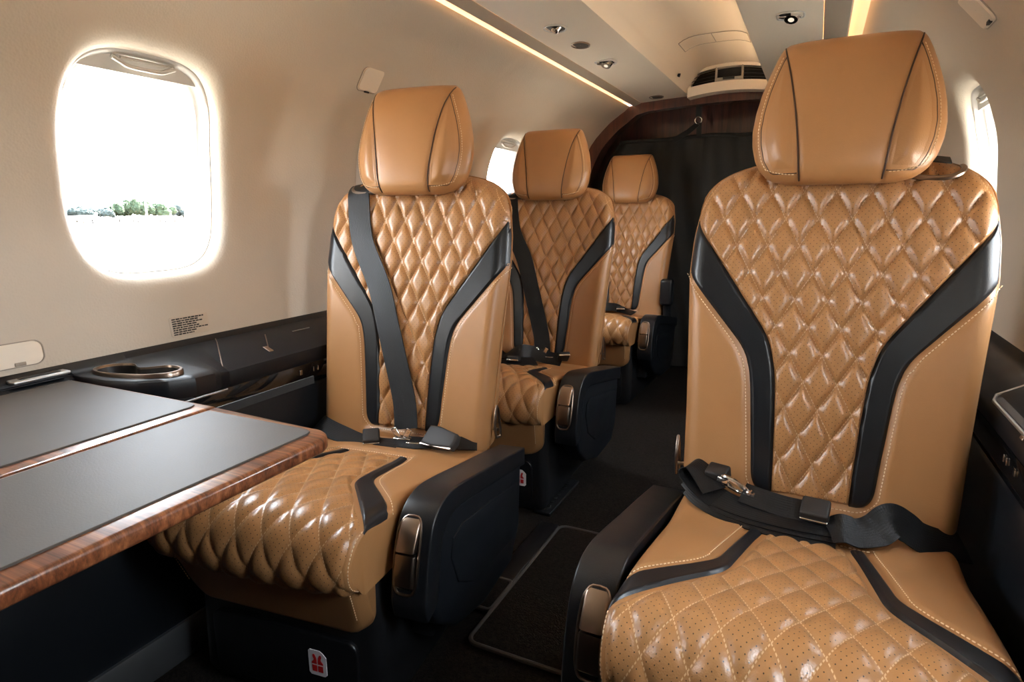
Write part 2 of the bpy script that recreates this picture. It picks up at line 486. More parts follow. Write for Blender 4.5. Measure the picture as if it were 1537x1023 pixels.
def headrest_seam(s, rimline):
    m = MB()
    if not rimline:
        m.tube([hr_front(s*float(HRseam(z)), z)+np.array([0, 0.0009, 0]) for z in np.linspace(0.996, 1.214, 60)], 0.0013, 6)
    else:
        P = [hr_front(s*(rim(z)), z)+np.array([0, 0.0007, 0]) for z in np.linspace(1.198, 1.010, 60)]
        u1 = abs(P[-1][0]); P += [hr_front(s*u, 1.008)+np.array([0, 0.0007, 0]) for u in np.linspace(u1-0.004, 0.062, 14)]
        m.tube(P, 0.0011, 6)
    return m
def headrest_stitch(s):
    m = MB()
    if True:
        P = []
        for z in np.linspace(1.195, 1.016, 60): P.append(hr_front(s*(rim(z)+0.005), z)+np.array([0, -0.0002, 0]))
        u1 = P[-1][0]
        for u in np.linspace(abs(u1), 0.064, 12)[1:]: P.append(hr_front(s*u, 1.006+0.010*((u-0.064)/(abs(u1)-0.064))**2)+np.array([0, -0.0002, 0]))
        stitches(m, P, [np.array([0, -1, 0])]*len(P), 0.0054)
    return m

# ------------------------------------------------------------------ seat: cushion
CP = catmull([(0.045, 0.443), (-0.02, 0.447), (-0.11, 0.452), (-0.20, 0.470), (-0.30, 0.490), (-0.38, 0.503), (-0.43, 0.506), (-0.462, 0.494), (-0.480, 0.466), (-0.482, 0.440), (-0.472, 0.418), (-0.452, 0.402)], 10)
CP = np.array(CP); _seg = np.r_[0, np.cumsum(np.linalg.norm(np.diff(CP, axis=0), axis=1))]; CL = _seg[-1]
def cpt(s):
    v = np.interp(s, _seg, CP[:, 0]); z = np.interp(s, _seg, CP[:, 1])
    e = 0.006; d = np.array([np.interp(s+e, _seg, CP[:, 0])-np.interp(s-e, _seg, CP[:, 0]), np.interp(s+e, _seg, CP[:, 1])-np.interp(s-e, _seg, CP[:, 1])])
    d /= np.linalg.norm(d); return v, z, np.array([-d[1], d[0]])*-1.0     # normal (v,z) pointing out of the cushion
def s_of_v(v):
    ss = np.linspace(0, CL*0.8, 400); vs = np.array([np.interp(x, _seg, CP[:, 0]) for x in ss]); return float(ss[np.argmin(abs(vs-v))])
S0, SB, SBo, SI, SO, SF, SFo = 0.0, s_of_v(-0.105), s_of_v(-0.095), s_of_v(-0.315), s_of_v(-0.285), s_of_v(-0.447), s_of_v(-0.372)
wC = spl([0, CL*0.5, SF, CL], [0.205, 0.203, 0.200, 0.192])
qC = spl([SB, SB+0.04, SI-0.02, SI, SF], [0.056, 0.064, 0.084, 0.094, 0.202], 0.016)
oC = spl([SBo, SBo+0.04, SO-0.02, SO, SFo], [0.080, 0.088, 0.108, 0.117, 0.203], 0.016)
def cush_pt(u, s, off=0.0):
    v, z, n = cpt(s); w = float(wC(s)); r = 0.020 if s < SF-0.05 else 0.020-0.009*sm((s-SF+0.05)/0.06)
    e = min(r, max(0, r-(w-abs(u)))); drop = r-math.sqrt(max(0, r*r-e*e)); k = 0.3+0.7*math.sqrt(max(0, 1-(e/r)**2))
    crown = 0.010*(1-(u/w)**2)*min(1, s/0.1)
    q = off*k-drop*0.8+crown
    return np.array([u, v+n[0]*q, z+n[1]*q])
def cush_puff(u, s):
    if s > SFo+0.02: return 0.0
    d = max((abs(u)-float(oC(s)))*(0.75 if s > SO-0.03 else 1), SB-0.006-s)
    return 0.006*sm(d/0.013)
def cushion_body():
    m = MB(); rows = []; ps = np.linspace(-1, 1, 91); ps = 0.5*ps+0.5*np.sin(ps*math.pi/2)
    for s in np.linspace(0, CL, 120):
        w = float(wC(s)); rows.append([cush_pt(p*w, s, cush_puff(p*w, s)) for p in ps])
    under = []
    for r in rows:
        vv = max(-0.452, r[0][1]); under.append([(p[0]*0.985, max(-0.446, p[1]), 0.398) for p in r])
    m.grid(rows); m.grid(under, flip=True)
    def loop(g): return [r[0] for r in g]+list(g[-1][1:-1])+[r[-1] for r in g[::-1]]+list(g[0][1:-1][::-1])
    m.grid([loop(rows), [np.array(a)*0.5+np.array(b)*0.5 for a, b in zip(loop(rows), loop(under))], loop(under)], closed=True)
    return m
def cushion_quilt():
    m = MB(); rows = []; uvs = []; ps = np.linspace(-1, 1, 131)
    for s in np.linspace(SB, CL-0.003, 170):
        w = float(wC(s)); q = min(float(qC(s)), w-0.0025); r = []; uu = []
        for p in ps:
            u = p*q; d = min((q-abs(u))*0.8+0.001, s-SB, CL-0.001-s); k = sm(d/0.012)
            r.append(cush_pt(u, s, -0.0025*(1-k)+k*(0.0012+qbump(u, s, 0.0058, 2.8)))); uu.append((u, s))
        rows.append(r); uvs.append(uu)
    m.grid(rows, uvs=uvs); return m
def cushion_stripe(sgn):
    def f():
        m = MB(); rows = []
        for s in np.linspace(SB-0.004, SF-0.001, 100):
            w = float(wC(s)); a = min(float(qC(max(s, SB))), w-0.0005); b = min(float(oC(max(s, SBo))), w+0.0008)
            r = []
            for p in np.linspace(0, 1, 17):
                u = a+(b-a)*p; d = min(u-a, (b-u) if b < w-0.002 else 1)*0.8; d = min(d+0.0003, s-SB+0.005)
                k = sm(d/0.007); r.append(cush_pt(sgn*min(u, w), s, -0.002*(1-k)+k*0.0048))
            rows.append(r)
        m.grid(rows); return m
    return f
def cushion_stitch(k, sg):
    m = MB()
    if k == 0:
        P = [cush_pt(sg*(float(oC(max(s, SBo)))+0.0085), s, cush_puff(float(oC(max(s, SBo)))+0.0085, s)+0.0003) for s in np.linspace(SBo+0.004, SFo-0.006, 70)]
        stitches(m, P, [np.array([0, 0.1, 1])]*len(P))
    elif k == 1:
        P = [cush_pt(sg*(float(wC(s))-0.002), s, 0.0004) for s in np.linspace(SF, CL-0.004, 40)]
        stitches(m, P, [np.array([sg, 0, 0.3])]*len(P))
    else:
        P = [cush_pt(u, SB-0.009, cush_puff(u, SB-0.009)+0.0003) for u in np.linspace(-0.085, 0.085, 30)]
        stitches(m, P, [np.array([0, 0, 1])]*len(P))
    return m
def calf_rest():
    m = MB(); rows = []
    def half(z):  # half width and front position for height z
        t = (0.415-z)/0.125
        w = 0.190-0.012*t
        if z < 0.335: w -= 0.045*(1-math.sqrt(max(0, 1-((0.335-z)/0.046)**2)))
        return w, -0.458+0.045*t
    ps = np.linspace(-1, 1, 41)
    zs = np.linspace(0.415, 0.290, 30)
    for z in zs:
        w, v0 = half(z); r = []
        for p in ps:
            e = max(0, abs(p)-0.86)/0.14
            r.append((p*w, v0+0.022*(1-math.sqrt(max(0, 1-e*e)))+(0.008*((0.30-z)/0.010) if z < 0.30 else 0), z))
        rows.append(r)
    back = [[(p[0]*0.96, p[1]+0.055, p[2]) for p in r] for r in rows]
    m.grid(rows); m.grid(back, flip=True)
    def loop(g): return [r[0] for r in g]+list(g[-1][1:-1])+[r[-1] for r in g[::-1]]+list(g[0][1:-1][::-1])
    m.grid([loop(rows), loop(back)], closed=True); return m
def calf_stitch(sg):
    m = MB()
    if True:
        P = [(sg*(0.176-0.012*(0.415-z)/0.125), -0.4585+0.045*(0.415-z)/0.125, z) for z in np.linspace(0.41, 0.335, 20)]
        stitches(m, P, [np.array([0, -1, 0])]*len(P))
    return m

# ------------------------------------------------------------------ seat: base, arm
def base_body():
    m = MB()
    m.prism([(-0.395, FZ+0.004), (-0.408, FZ+0.03), (-0.402, 0.30), (-0.41, 0.395), (0.09, 0.395), (0.07, 0.30), (0.06, FZ+0.004)], 'x', -0.188, 0.188, 0.025)
    return m
def base_inset():
    m = MB(); o = rrect(0.0, 0.212, 0.30, 0.125, 0.022)
    m.prism(o, 'y', -0.4115, -0.398, 0.004)
    return m
def sticker():
    m = MB(); w, h = 0.0175, 0.0235
    o = [(-w, -h+0.004), (-w+0.004, -h), (w-0.004, -h), (w, -h+0.004), (w, h*0.55), (w*0.62, h*0.86), (w*0.30, h), (-w+0.003, h), (-w, h-0.003)]
    m.prism(o, 'y', -0.4128, -0.4112); return m
def sticker_mark():
    m = MB()
    for sx in (-1, 1):
        m.prism([(sx*x, z) for x, z in ((0.0012, -0.016), (0.0105, -0.016), (0.0105, -0.0045), (0.0012, -0.0045))], 'y', -0.4134, -0.4126)
        m.prism([(sx*x, z) for x, z in ((0.0012, -0.0018), (0.0112, -0.0018), (0.0108, 0.0012), (0.0074, 0.0048), (0.0068, 0.0075), (0.0085, 0.0115), (0.0083, 0.0150), (0.0062, 0.0165), (0.0042, 0.0150), (0.0022, 0.0105), (0.0012, 0.005))], 'y', -0.4134, -0.4126)
    return m
AU0, AU1 = 0.212, 0.274
def arm_pad(sg):
    def f():
        m = MB()
        top = catmull([(0.070, 0.436), (-0.04, 0.458), (-0.15, 0.478), (-0.25, 0.497), (-0.305, 0.503), (-0.345, 0.494), (-0.370, 0.470), (-0.386, 0.430), (-0.396, 0.390), (-0.402, 0.355), (-0.396, 0.325)], 5)
        bot = catmull([(-0.365, 0.335), (-0.352, 0.370), (-0.345, 0.410), (-0.335, 0.438), (-0.315, 0.455), (-0.28, 0.461), (-0.22, 0.452), (-0.12, 0.433), (0.0, 0.410), (0.070, 0.396)], 5)
        m.prism([tuple(p) for p in top]+[tuple(p) for p in bot], 'x', sg*AU0, sg*AU1, 0.012, 4); return m
    return f
def arm_panel(sg):
    def f():
        m = MB()
        o = [(0.066, 0.412), (-0.10, 0.440), (-0.25, 0.466), (-0.29, 0.470), (-0.322, 0.460), (-0.342, 0.435), (-0.358, 0.39), (-0.372, 0.335), (-0.345, 0.285), (-0.28, 0.235), (-0.16, 0.200), (0.0, 0.200), (0.050, 0.26)]
        m.prism(o, 'x', sg*0.218, sg*0.267, 0.010, 3)
        i = [(0.03, 0.370), (-0.12, 0.400), (-0.25, 0.420), (-0.290, 0.412), (-0.300, 0.38), (-0.275, 0.32), (-0.20, 0.275), (-0.01, 0.255), (0.022, 0.275)]
        m.prism(i, 'x', sg*0.258, sg*0.2705, 0.004, 2); return m
    return f
def arm_post(sg):
    def f():
        m = MB(); m.prism([(-0.05, 0.20), (-0.30, 0.22), (-0.30, 0.40), (0.02, 0.40), (0.02, 0.20)], 'x', sg*0.17, sg*0.230, 0.006); return m
    return f
def arm_stitch(sg):
    def f():
        m = MB(); P = [(sg*0.2735, v, z) for v, z in catmull([(0.065, 0.408), (-0.10, 0.444), (-0.25, 0.468), (-0.295, 0.4725), (-0.327, 0.462), (-0.346, 0.437), (-0.361, 0.39), (-0.372, 0.345)], 8)]
        stitches(m, P, [np.array([sg, 0, 0])]*len(P), 0.0056, 0.0036, 0.0006); return m
    return f
PX = 0.236
def paddle(sg, top):
    def f():
        m = MB(); u = sg*PX
        if top: o = [(-0.352, 0.484), (-0.374, 0.474), (-0.396, 0.437), (-0.383, 0.432), (-0.362, 0.46)]
        else: o = [(-0.396, 0.433), (-0.404, 0.405), (-0.4055, 0.385), (-0.398, 0.377), (-0.386, 0.385), (-0.382, 0.43)]
        m.prism(o, 'x', u-0.017, u+0.017, 0.0045, 3); return m
    return f
def paddle_bezel(sg):
    def f():
        m = MB(); u = sg*PX; P = []
        for a in np.linspace(0, 2*math.pi, 33)[:-1]:
            x = math.copysign(abs(math.cos(a))**0.5, math.cos(a))*0.0205; t = math.copysign(abs(math.sin(a))**0.6, math.sin(a))
            z = 0.425+0.056*t; y = float(np.interp(z, [0.355, 0.39, 0.43, 0.47, 0.494], [-0.402, -0.396, -0.386, -0.370, -0.345]))
            P.append((u+x, y-0.001, z))
        m.tube(P+P[:1], 0.0024, 8, caps=False); return m
    return f

def strap_on_back(pts, w, lift=0.011):
    """strap lying on the front of the seat back through (u,h) points"""
    m = MB(); C = catmull([(u, h, l) for u, h, l in pts], 8); P = []; S = []
    for i, (u, h, l) in enumerate(C):
        q = back_pt(u, h, 0.0); P.append((q[0], q[1]-lift-l, q[2]))
        a = C[min(i+1, len(C)-1)]-C[max(i-1, 0)]; d = np.array([a[0], a[1]]); d /= np.linalg.norm(d)
        S.append((-d[1], 0.06, d[0]))
    m.ribbon(P, S, w); return m
def free_strap(pts, sides, w, n=8):
    m = MB(); P = catmull(pts, n); S = catmull(sides, n); m.ribbon(P, S, w); return m

def make_seat(loc, rz, side, label):
    t = empty('aircraft_seat', loc, rz); tag(t, label, 'seat', 'quilted tan leather cabin seats')
    sg = side
    b = shared('back', 'backrest', M_TAN, t, back_shell)
    shared('bq', 'quilted_panel', M_QLT, b, back_quilt, 'diamond quilted perforated tan leather panel')
    for s in (-1, 1): shared(('bs', s), 'trim_stripe', M_BLK, b, back_stripe(s), 'curved black leather stripe')
    shared('bst', 'stitching', M_THR, b, back_stitch, 'pale thread stitching')
    shared('bpp', 'piping', M_TAN, b, back_piping)
    h = shared('hr', 'headrest', M_TAN, t, headrest_body)
    for s in (-1, 1): shared(('hs', s), 'side_panel', M_TAN, h, headrest_side(s))
    for s in (-1, 1):
        for q in (0, 1): shared(('hm', s, q), 'seam', M_SEAM, h, lambda: headrest_seam(s, q), 'dark seam line')
        shared(('hst', s), 'stitching', M_THR, h, lambda: headrest_stitch(s), 'pale thread stitching')
    def posts(u):
        m = MB(); m.tube([(u, 0.150, 0.97), (u, 0.150, 1.05)], 0.007, 10); return m
    for u in (-0.05, 0.05): shared(('hp', u), 'headrest_post', M_BPL, t, lambda: posts(u), 'black headrest post')
    c = shared('cu', 'seat_cushion', M_TAN, t, cushion_body)
    shared('cq', 'quilted_panel', M_QLT, c, cushion_quilt, 'diamond quilted perforated tan leather panel')
    for s in (-1, 1): shared(('cs', s), 'trim_stripe', M_BLK, c, cushion_stripe(s), 'angled black leather stripe')
    for q, s in ((0, -1), (0, 1), (1, -1), (1, 1), (2, 0)): shared(('cst', q, s), 'stitching', M_THR, c, lambda: cushion_stitch(q, s), 'pale thread stitching')
    k = shared('calf', 'calf_rest', M_TAN, t, calf_rest); [shared(('calfs', s), 'stitching', M_THR, k, lambda: calf_stitch(s), 'pale thread stitching') for s in (-1, 1)]
    ba = shared('base', 'seat_base', M_BPL, t, base_body, 'black seat base'); shared('bi', 'base_cover', M_GLOSSB, ba, base_inset, 'black inset cover')
    st = shared('stk', 'life_vest_sticker', M_WHT, t, sticker, 'white sticker with a red life vest symbol'); shared('stm', 'life_vest_symbol', M_RED, st, sticker_mark, 'red symbol')
    st.location.x = 0.072 if rz > 0.1 else 0.115; st.location.z = 0.222
    a = shared(('ap', sg), 'armrest', M_BLK, t, arm_pad(sg), 'black leather armrest')
    shared(('as', sg), 'side_panel', M_CON, a, arm_panel(sg)); shared(('apo', sg), 'bracket', M_BPL, a, arm_post(sg))
    shared(('ast', sg), 'stitching', M_BPL, a, arm_stitch(sg))
    shared(('pu', sg), 'recline_paddle', M_BRZ, a, paddle(sg, True), 'bronze paddle'); shared(('pl', sg), 'recline_paddle', M_BRZ, a, paddle(sg, False), 'bronze paddle')
    shared(('pb', sg), 'paddle_bezel', M_BRZ, a, paddle_bezel(sg), 'bronze bezel')
    a.location.z = 0.010*sg - 0.002
    def clip():
        m = MB(); u = sg*0.222
        P = [(u, 0.055, 0.47), (u, 0.030, 0.475), (u, 0.022, 0.50), (u, 0.030, 0.535), (u, 0.036, 0.545), (u, 0.042, 0.535), (u, 0.055, 0.49), (u, 0.055, 0.47)]
        m.tube(P, 0.003, 8, caps=False); m.tube([(u, 0.04, 0.49), (sg*0.205, 0.045, 0.49)], 0.004, 8); return m
    shared(('clip', sg), 'belt_hook', M_BRZ, t, clip, 'small bronze wire hook')
    return t, b, c
M_GLOSSB = plain('satin_black_cover', (0.006, 0.006, 0.007), 0.35)

def belt_guide(t, sg):
    m = MB()
    P = [back_pt(sg*u, h, 0.008) for u, h in ((0.088, 1.004), (0.105, 0.998), (0.130, 0.995), (0.152, 0.996), (0.166, 1.002))]
    P.append(back_pt(sg*0.172, 1.007, 0.003)+np.array([0, 0.006, 0.004])); P.append(P[-1]+np.array([0, 0.022, 0.004]))
    m.tube(catmull(P, 5), 0.0042, 8); o = m.build('belt_guide', M_BRZ, t, 'bronze belt guide on the shoulder of the backrest')
    k = MB(); us = np.linspace(0.086, 0.168, 20)
    k.grid([[back_pt(sg*u, min(h0+(0.004 if u > 0.15 else 0), htop(u)-0.001), 0.0022) for u in us] for h0 in np.linspace(0.996, 1.035, 8)]); k.build('belt_slot', M_BPL, o)
    return o
def buckle_on(t, c, rz, tilt, size=(0.040, 0.030, 0.018), name='lift_buckle'):
    m = MB(); R = Matrix.Rotation(rz, 3, 'Z') @ Matrix.Rotation(tilt, 3, 'X')
    m.box(c, size, R, 0.004); o = m.build(name, M_BUCK, t, 'brown black belt buckle')
    e = MB(); e.box(Vector(c)+R @ Vector((0, -size[1]*0.50, -size[2]*0.28)), (size[0]*0.98, 0.0035, 0.0055), R, 0.0015); e.build('buckle_edge', M_CHR, o, 'polished metal edge')
    return o
def latch(t, c, rz):
    """small metal latch plate with two leaves"""
    m = MB(); R = Matrix.Rotation(rz, 3, 'Z')
    m.box(c, (0.040, 0.012, 0.004), R, 0.0015)
    for s in (-1, 1):
        R2 = R @ Matrix.Rotation(s*0.5, 3, 'Y'); m.box(Vector(c)+R @ Vector((s*0.013, -0.002, 0.013)), (0.013, 0.005, 0.024), R2, 0.0022)
    m.box(Vector(c)+R @ Vector((0.028, -0.006, -0.004)), (0.030, 0.016, 0.003), R, 0.001)
    return m.build('latch_plate', M_CHR, t, 'polished metal latch')

# three seats along the left wall, one on the right
L1, L1b, L1c = make_seat((-0.400, 1.050, 0), 0.110, 1, 'tan quilted seat by the left wall nearest the table with belt laid across its back')
L2, L2b, L2c = make_seat((-0.417, 1.853, 0), 0.034, 1, 'middle of the three tan quilted seats along the left wall, belt heaped on cushion')
L3, L3b, L3c = make_seat((-0.442, 2.913, 0), -0.026, 1, 'tan quilted seat at the far end of the left row beside the dark bulkhead')
R1, R1b, R1c = make_seat((0.426, 1.050, 0), -0.016, -1, 'large tan quilted seat on the right of the aisle with black lap belt on it')

# belts: first seat
def shoulder(t):
    o = strap_on_back([(-0.152, 1.018, -0.006), (-0.145, 0.985, 0.0), (-0.124, 0.89, 0.001), (-0.070, 0.79, 0.004), (-0.038, 0.70, 0.006), (-0.004, 0.60, 0.008), (0.016, 0.54, 0.012), (0.026, 0.487, 0.018)], 0.056).build('shoulder_belt', M_WEB, t, 'black shoulder belt webbing')
    belt_guide(t, -1); return o
for t in (L1, L2): shoulder(t)
latch(L1, (0.030, -0.036, 0.474), 0.1)
free_strap([(-0.215, 0.000, 0.470), (-0.18, -0.03, 0.478), (-0.12, -0.045, 0.470), (-0.07, -0.055, 0.464), (-0.02, -0.06, 0.465), (0.03, -0.055, 0.466)],
           [(0, 1, 0.5), (0, 1, 0.5), (0.1, 1, 0.4), (0.1, 1, 0.3), (0.1, 1, 0.2), (0.1, 1, 0.2)], 0.046).build('lap_belt', M_WEB, L1, 'black lap belt webbing')
free_strap([(0.02, -0.045, 0.470), (0.07, -0.04, 0.470), (0.12, -0.03, 0.474), (0.19, 0.0, 0.468)], [(0, 1, 0.3)]*4, 0.040).build('lap_belt', M_WEB, L1, 'black lap belt webbing')
buckle_on(L1, (-0.038, -0.052, 0.477), 0.55, 0.35, (0.036, 0.042, 0.014))
def cover_buckle(t, c, rz):
    m = MB(); o = [(-0.040, -0.022), (-0.036, 0.022), (-0.01, 0.024), (0.040, 0.016), (0.044, 0.0), (0.040, -0.018), (-0.01, -0.024)]
    R = Matrix.Translation(Vector(c)) @ Matrix.Rotation(rz, 4, 'Z') @ Matrix.Rotation(0.75, 4, 'X')
    m.prism(o, 'z', -0.011, 0.011, 0.005, 3, fn=lambda v: R @ v); b = m.build('buckle', M_BUCK, t, 'large brown black buckle')
    e = MB(); e.prism([(-0.040, -0.0245), (0.040, -0.0205), (0.040, -0.0175), (-0.040, -0.0215)], 'z', 0.003, 0.0085, fn=lambda v: R @ v); e.build('buckle_edge', M_BRZ, b, 'polished metal edge')
cover_buckle(L1, (0.125, -0.040, 0.486), math.radians(-14))
# second seat: heap of belt and an upright buckle
free_strap([(-0.17, -0.02, 0.475), (-0.13, -0.07, 0.490), (-0.08, -0.10, 0.487), (-0.03, -0.08, 0.502), (0.0, -0.05, 0.495), (0.06, -0.04, 0.48), (0.11, -0.05, 0.478)],
           [(0, 0.3, 1), (0.2, 0.7, 0.6), (0.2, 1, 0.2), (0, 0.8, 0.6), (0, 0.6, 0.9), (0, 0.7, 0.6), (0, 0.6, 0.6)], 0.048).build('lap_belt', M_WEB, L2, 'black lap belt heaped on the cushion')
free_strap([(-0.15, -0.05, 0.472), (-0.09, -0.115, 0.478), (-0.02, -0.125, 0.480), (0.03, -0.085, 0.476)], [(0, 1, 0.4), (0.5, 1, 0.2), (0, 1, 0.3), (-0.3, 1, 0.3)], 0.046).build('lap_belt', M_WEB, L2, 'black lap belt heaped on the cushion')
buckle_on(L2, (-0.03, -0.125, 0.489), 0.1, -0.2)
latch(L2, (0.03, -0.03, 0.486), 0.1)
buckle_on(L2, (0.115, -0.055, 0.492), 0.5, -0.6, (0.036, 0.052, 0.016), 'buckle')
free_strap([(-0.10, -0.03, 0.487), (-0.02, -0.03, 0.492), (0.04, -0.06, 0.483), (0.10, -0.08, 0.475)], [(0, 0.5, 0.9), (0, 0.7, 0.7), (0, 1, 0.4), (0, 1, 0.3)], 0.046).build('lap_belt', M_WEB, L3, 'black lap belt')
buckle_on(L3, (0.03, -0.06, 0.49), 0.2, -0.5)
# right seat: folded lap belt, buckle blocks, latch
belt_guide(R1, 1)
free_strap([(0.085, 0.132, 1.026), (0.120, 0.122, 1.026), (0.150, 0.124, 1.022)], [(0, 1, 0.45)]*3, 0.024).build('shoulder_belt', M_WEB, R1, 'black shoulder belt webbing')
for dz, dy in ((0.0, 0.0), (0.005, 0.008), (0.010, 0.015)):
    free_strap([(-0.186-dz, -0.024+dy, 0.480+dz*2.2), (-0.160, -0.050+dy, 0.474+dz), (-0.115, -0.078+dy, 0.470+dz), (-0.065, -0.092+dy, 0.469+dz), (-0.01, -0.098+dy, 0.470+dz), (0.040, -0.098+dy, 0.471+dz)],
               [(0.3, 0.6, 0.9), (0.3, 0.8, 0.7), (0.3, 1, 0.45), (0.1, 1, 0.35), (0, 1, 0.35), (0, 1, 0.35)], 0.038).build('lap_belt', M_WEB, R1, 'black lap belt webbing')
free_strap([(-0.135, -0.055, 0.480), (-0.170, -0.030, 0.488), (-0.194, -0.014, 0.502), (-0.186, -0.012, 0.516), (-0.166, -0.025, 0.508), (-0.142, -0.05, 0.490)],
           [(0.3, 0.8, 0.5), (0.3, 0.8, 0.3), (0.3, 0.9, 0.2), (0.3, 0.9, 0.1), (0.3, 0.8, 0.3), (0.3, 0.8, 0.4)], 0.042).build('lap_belt', M_WEB, R1, 'black lap belt looped back on itself')
free_strap([(0.030, -0.098, 0.482), (0.048, -0.094, 0.489), (0.070, -0.086, 0.483), (0.092, -0.074, 0.487), (0.112, -0.055, 0.498), (0.132, -0.045, 0.488), (0.155, -0.040, 0.472), (0.185, -0.020, 0.460), (0.215, 0.0, 0.450)],
           [(0, 1, 0.4), (0, 1, 0.5), (0.2, 1, 0.4), (0.1, 0.9, 0.6), (0.2, 0.8, 0.7), (0.4, 0.8, 0.5), (0.4, 0.8, 0.3), (0.3, 0.9, 0.2), (0.3, 0.9, 0.2)], 0.050, 10).build('lap_belt', M_WEB, R1, 'black lap belt twisted at the window side')
free_strap([(-0.098, -0.048, 0.496), (-0.065, -0.058, 0.494), (-0.030, -0.064, 0.492), (0.005, -0.068, 0.493)], [(0.1, 0.9, 0.7)]*4, 0.036).build('lap_belt', M_WEB, R1, 'black lap belt end with stitched box')
buckle_on(R1, (0.010, -0.072, 0.500), -0.10, 0.45, (0.040, 0.036, 0.018))
bk = buckle_on(R1, (-0.142, -0.018, 0.508), -0.25, 0.35, (0.036, 0.030, 0.024), 'buckle')
def loop_latch(t):
    m = MB(); c = Vector((-0.112, -0.040, 0.502))
    P = [c+Vector((0.022*math.cos(a)*1.0, -0.006*math.sin(a)-0.008*math.cos(a), 0.010*math.sin(a)-0.006*math.cos(a))) for a in np.linspace(0, 2*math.pi, 25)]
    m.tube(P, 0.0042, 8, caps=False)
    m.box(c+Vector((-0.018, 0.006, 0.004)), (0.020, 0.012, 0.012), Matrix.Rotation(-0.3, 3, 'Z'), 0.003)
    m.tube([c+Vector((0.024, -0.016, -0.004)), c+Vector((0.030, 0.004, -0.002))], 0.003, 8); m.tube([c+Vector((0.030, -0.016, -0.006)), c+Vector((0.036, 0.004, -0.004))], 0.003, 8)
    m.build('latch_plate', M_CHR, t, 'polished metal latch')
loop_latch(R1)
# raised arm pad seen on the far seat
m = MB(); m.prism(rrect(0.0, 0.575, 0.05, 0.125, 0.016), 'x', 0.205, 0.262, 0.012); m.tube([(0.232, 0.01, 0.56), (0.232, 0.03, 0.43)], 0.02, 10)
m.build('arm_cap', M_BLK, L3, 'black arm cap standing up beside the back')

# ------------------------------------------------------------------ table
TZ = 0.68
tb = empty('folding_table', (-0.36, 0.2, TZ)); tag(tb, 'glossy striped wood folding table with grey leather tops beside the window', 'table')
def leaf(name, x0, x1, y0, y1, corner):
    m = MB(); X0, X1, Y0, Y1 = x0+0.36, x1+0.36, y0-0.2, y1-0.2
    if corner: o = [(X0, Y0), (X1, Y0), (X1, Y1-0.05)]+[(X1-0.034+0.034*math.cos(a), Y1-0.042+0.034*math.sin(a)) for a in np.linspace(0.1, 1.45, 8)]+[(X0, Y1)]
    else: o = [(X0, Y0), (X1, Y0), (X1, Y1), (X0, Y1)]
    m.prism(o, 'z', -0.019, 0.0, 0.0055, 3); return m.build(name, M_WOOD, tb)
lo = leaf('outer_leaf', -0.3572, -0.122, -0.40, 0.570, True); li = leaf('inner_leaf', -0.715, -0.3600, -0.40, 0.572, False)
def inlay(par, x0, x1, y0, y1):
    m = MB(); X0, X1, Y0, Y1 = x0+0.36, x1+0.36, y0-0.2, y1-0.2
    o = [(X0, Y0), (X1, Y0), (X1, Y1-0.012), (X1-0.004, Y1-0.004), (X1-0.012, Y1), (X0, Y1)]
    m.prism(o, 'z', -0.002, 0.0022, 0.0006, 1); m.build('leather_inlay', M_INLAY, par, 'grey leather panel set into the wood')
inlay(lo, -0.345, -0.150, -0.38, 0.549); inlay(li, -0.705, -0.384, -0.38, 0.562)
m = MB(); m.box((0.0014, -0.015, -0.009), (0.0022, 1.16, 0.013)); m.build('gap_bar', M_VOID, tb, 'dark joint between the leaves')  # black bar stands in for the shaded gap between the leaves
m = MB(); m.box((-0.13, -0.30, -0.045), (0.24, 0.30, 0.05), bev=0.01); m.build('support_arm', M_BPL, tb, 'black support under the leaves')

# ------------------------------------------------------------------ cabin shell
Y0, Y1 = -1.90, 3.16
WP = 0.76                                      # window pitch
prof_z = [0.60, 0.66, 0.80, 0.95, 1.10, 1.20, 1.30, 1.40, 1.457]
prof_x = [0.735, 0.742, 0.758, 0.762, 0.747, 0.718, 0.665, 0.565, 0.462]
xw = spl(prof_z, prof_x, 0.03)
ZL, ZH = 0.660, 1.457
WZ = 1.040; WA, WB = 0.150, 0.199               # window half width / half height
def superell(a, A, B, n=3.6):
    c, s = math.cos(a), math.sin(a)
    k = (abs(c)**n+abs(s)**n)**(-1/n); return A*k*c, B*k*s
def cell_ring(k_, N):
    """points round a window cell for blend 0 (hole) .. 1 (cell border)"""
    out = []
    for i in range(N):
        a = 2*math.pi*i/N
        hx, hz = superell(a, WA, WB)
        c, s = math.cos(a), math.sin(a); up = ZH-WZ; dn = WZ-ZL
        bx = WP/2; bz = up if s > 0 else dn
        k = min(bx/max(1e-9, abs(c)), bz/max(1e-9, abs(s)))
        out.append((hx, hz, k*c, k*s))
    return out
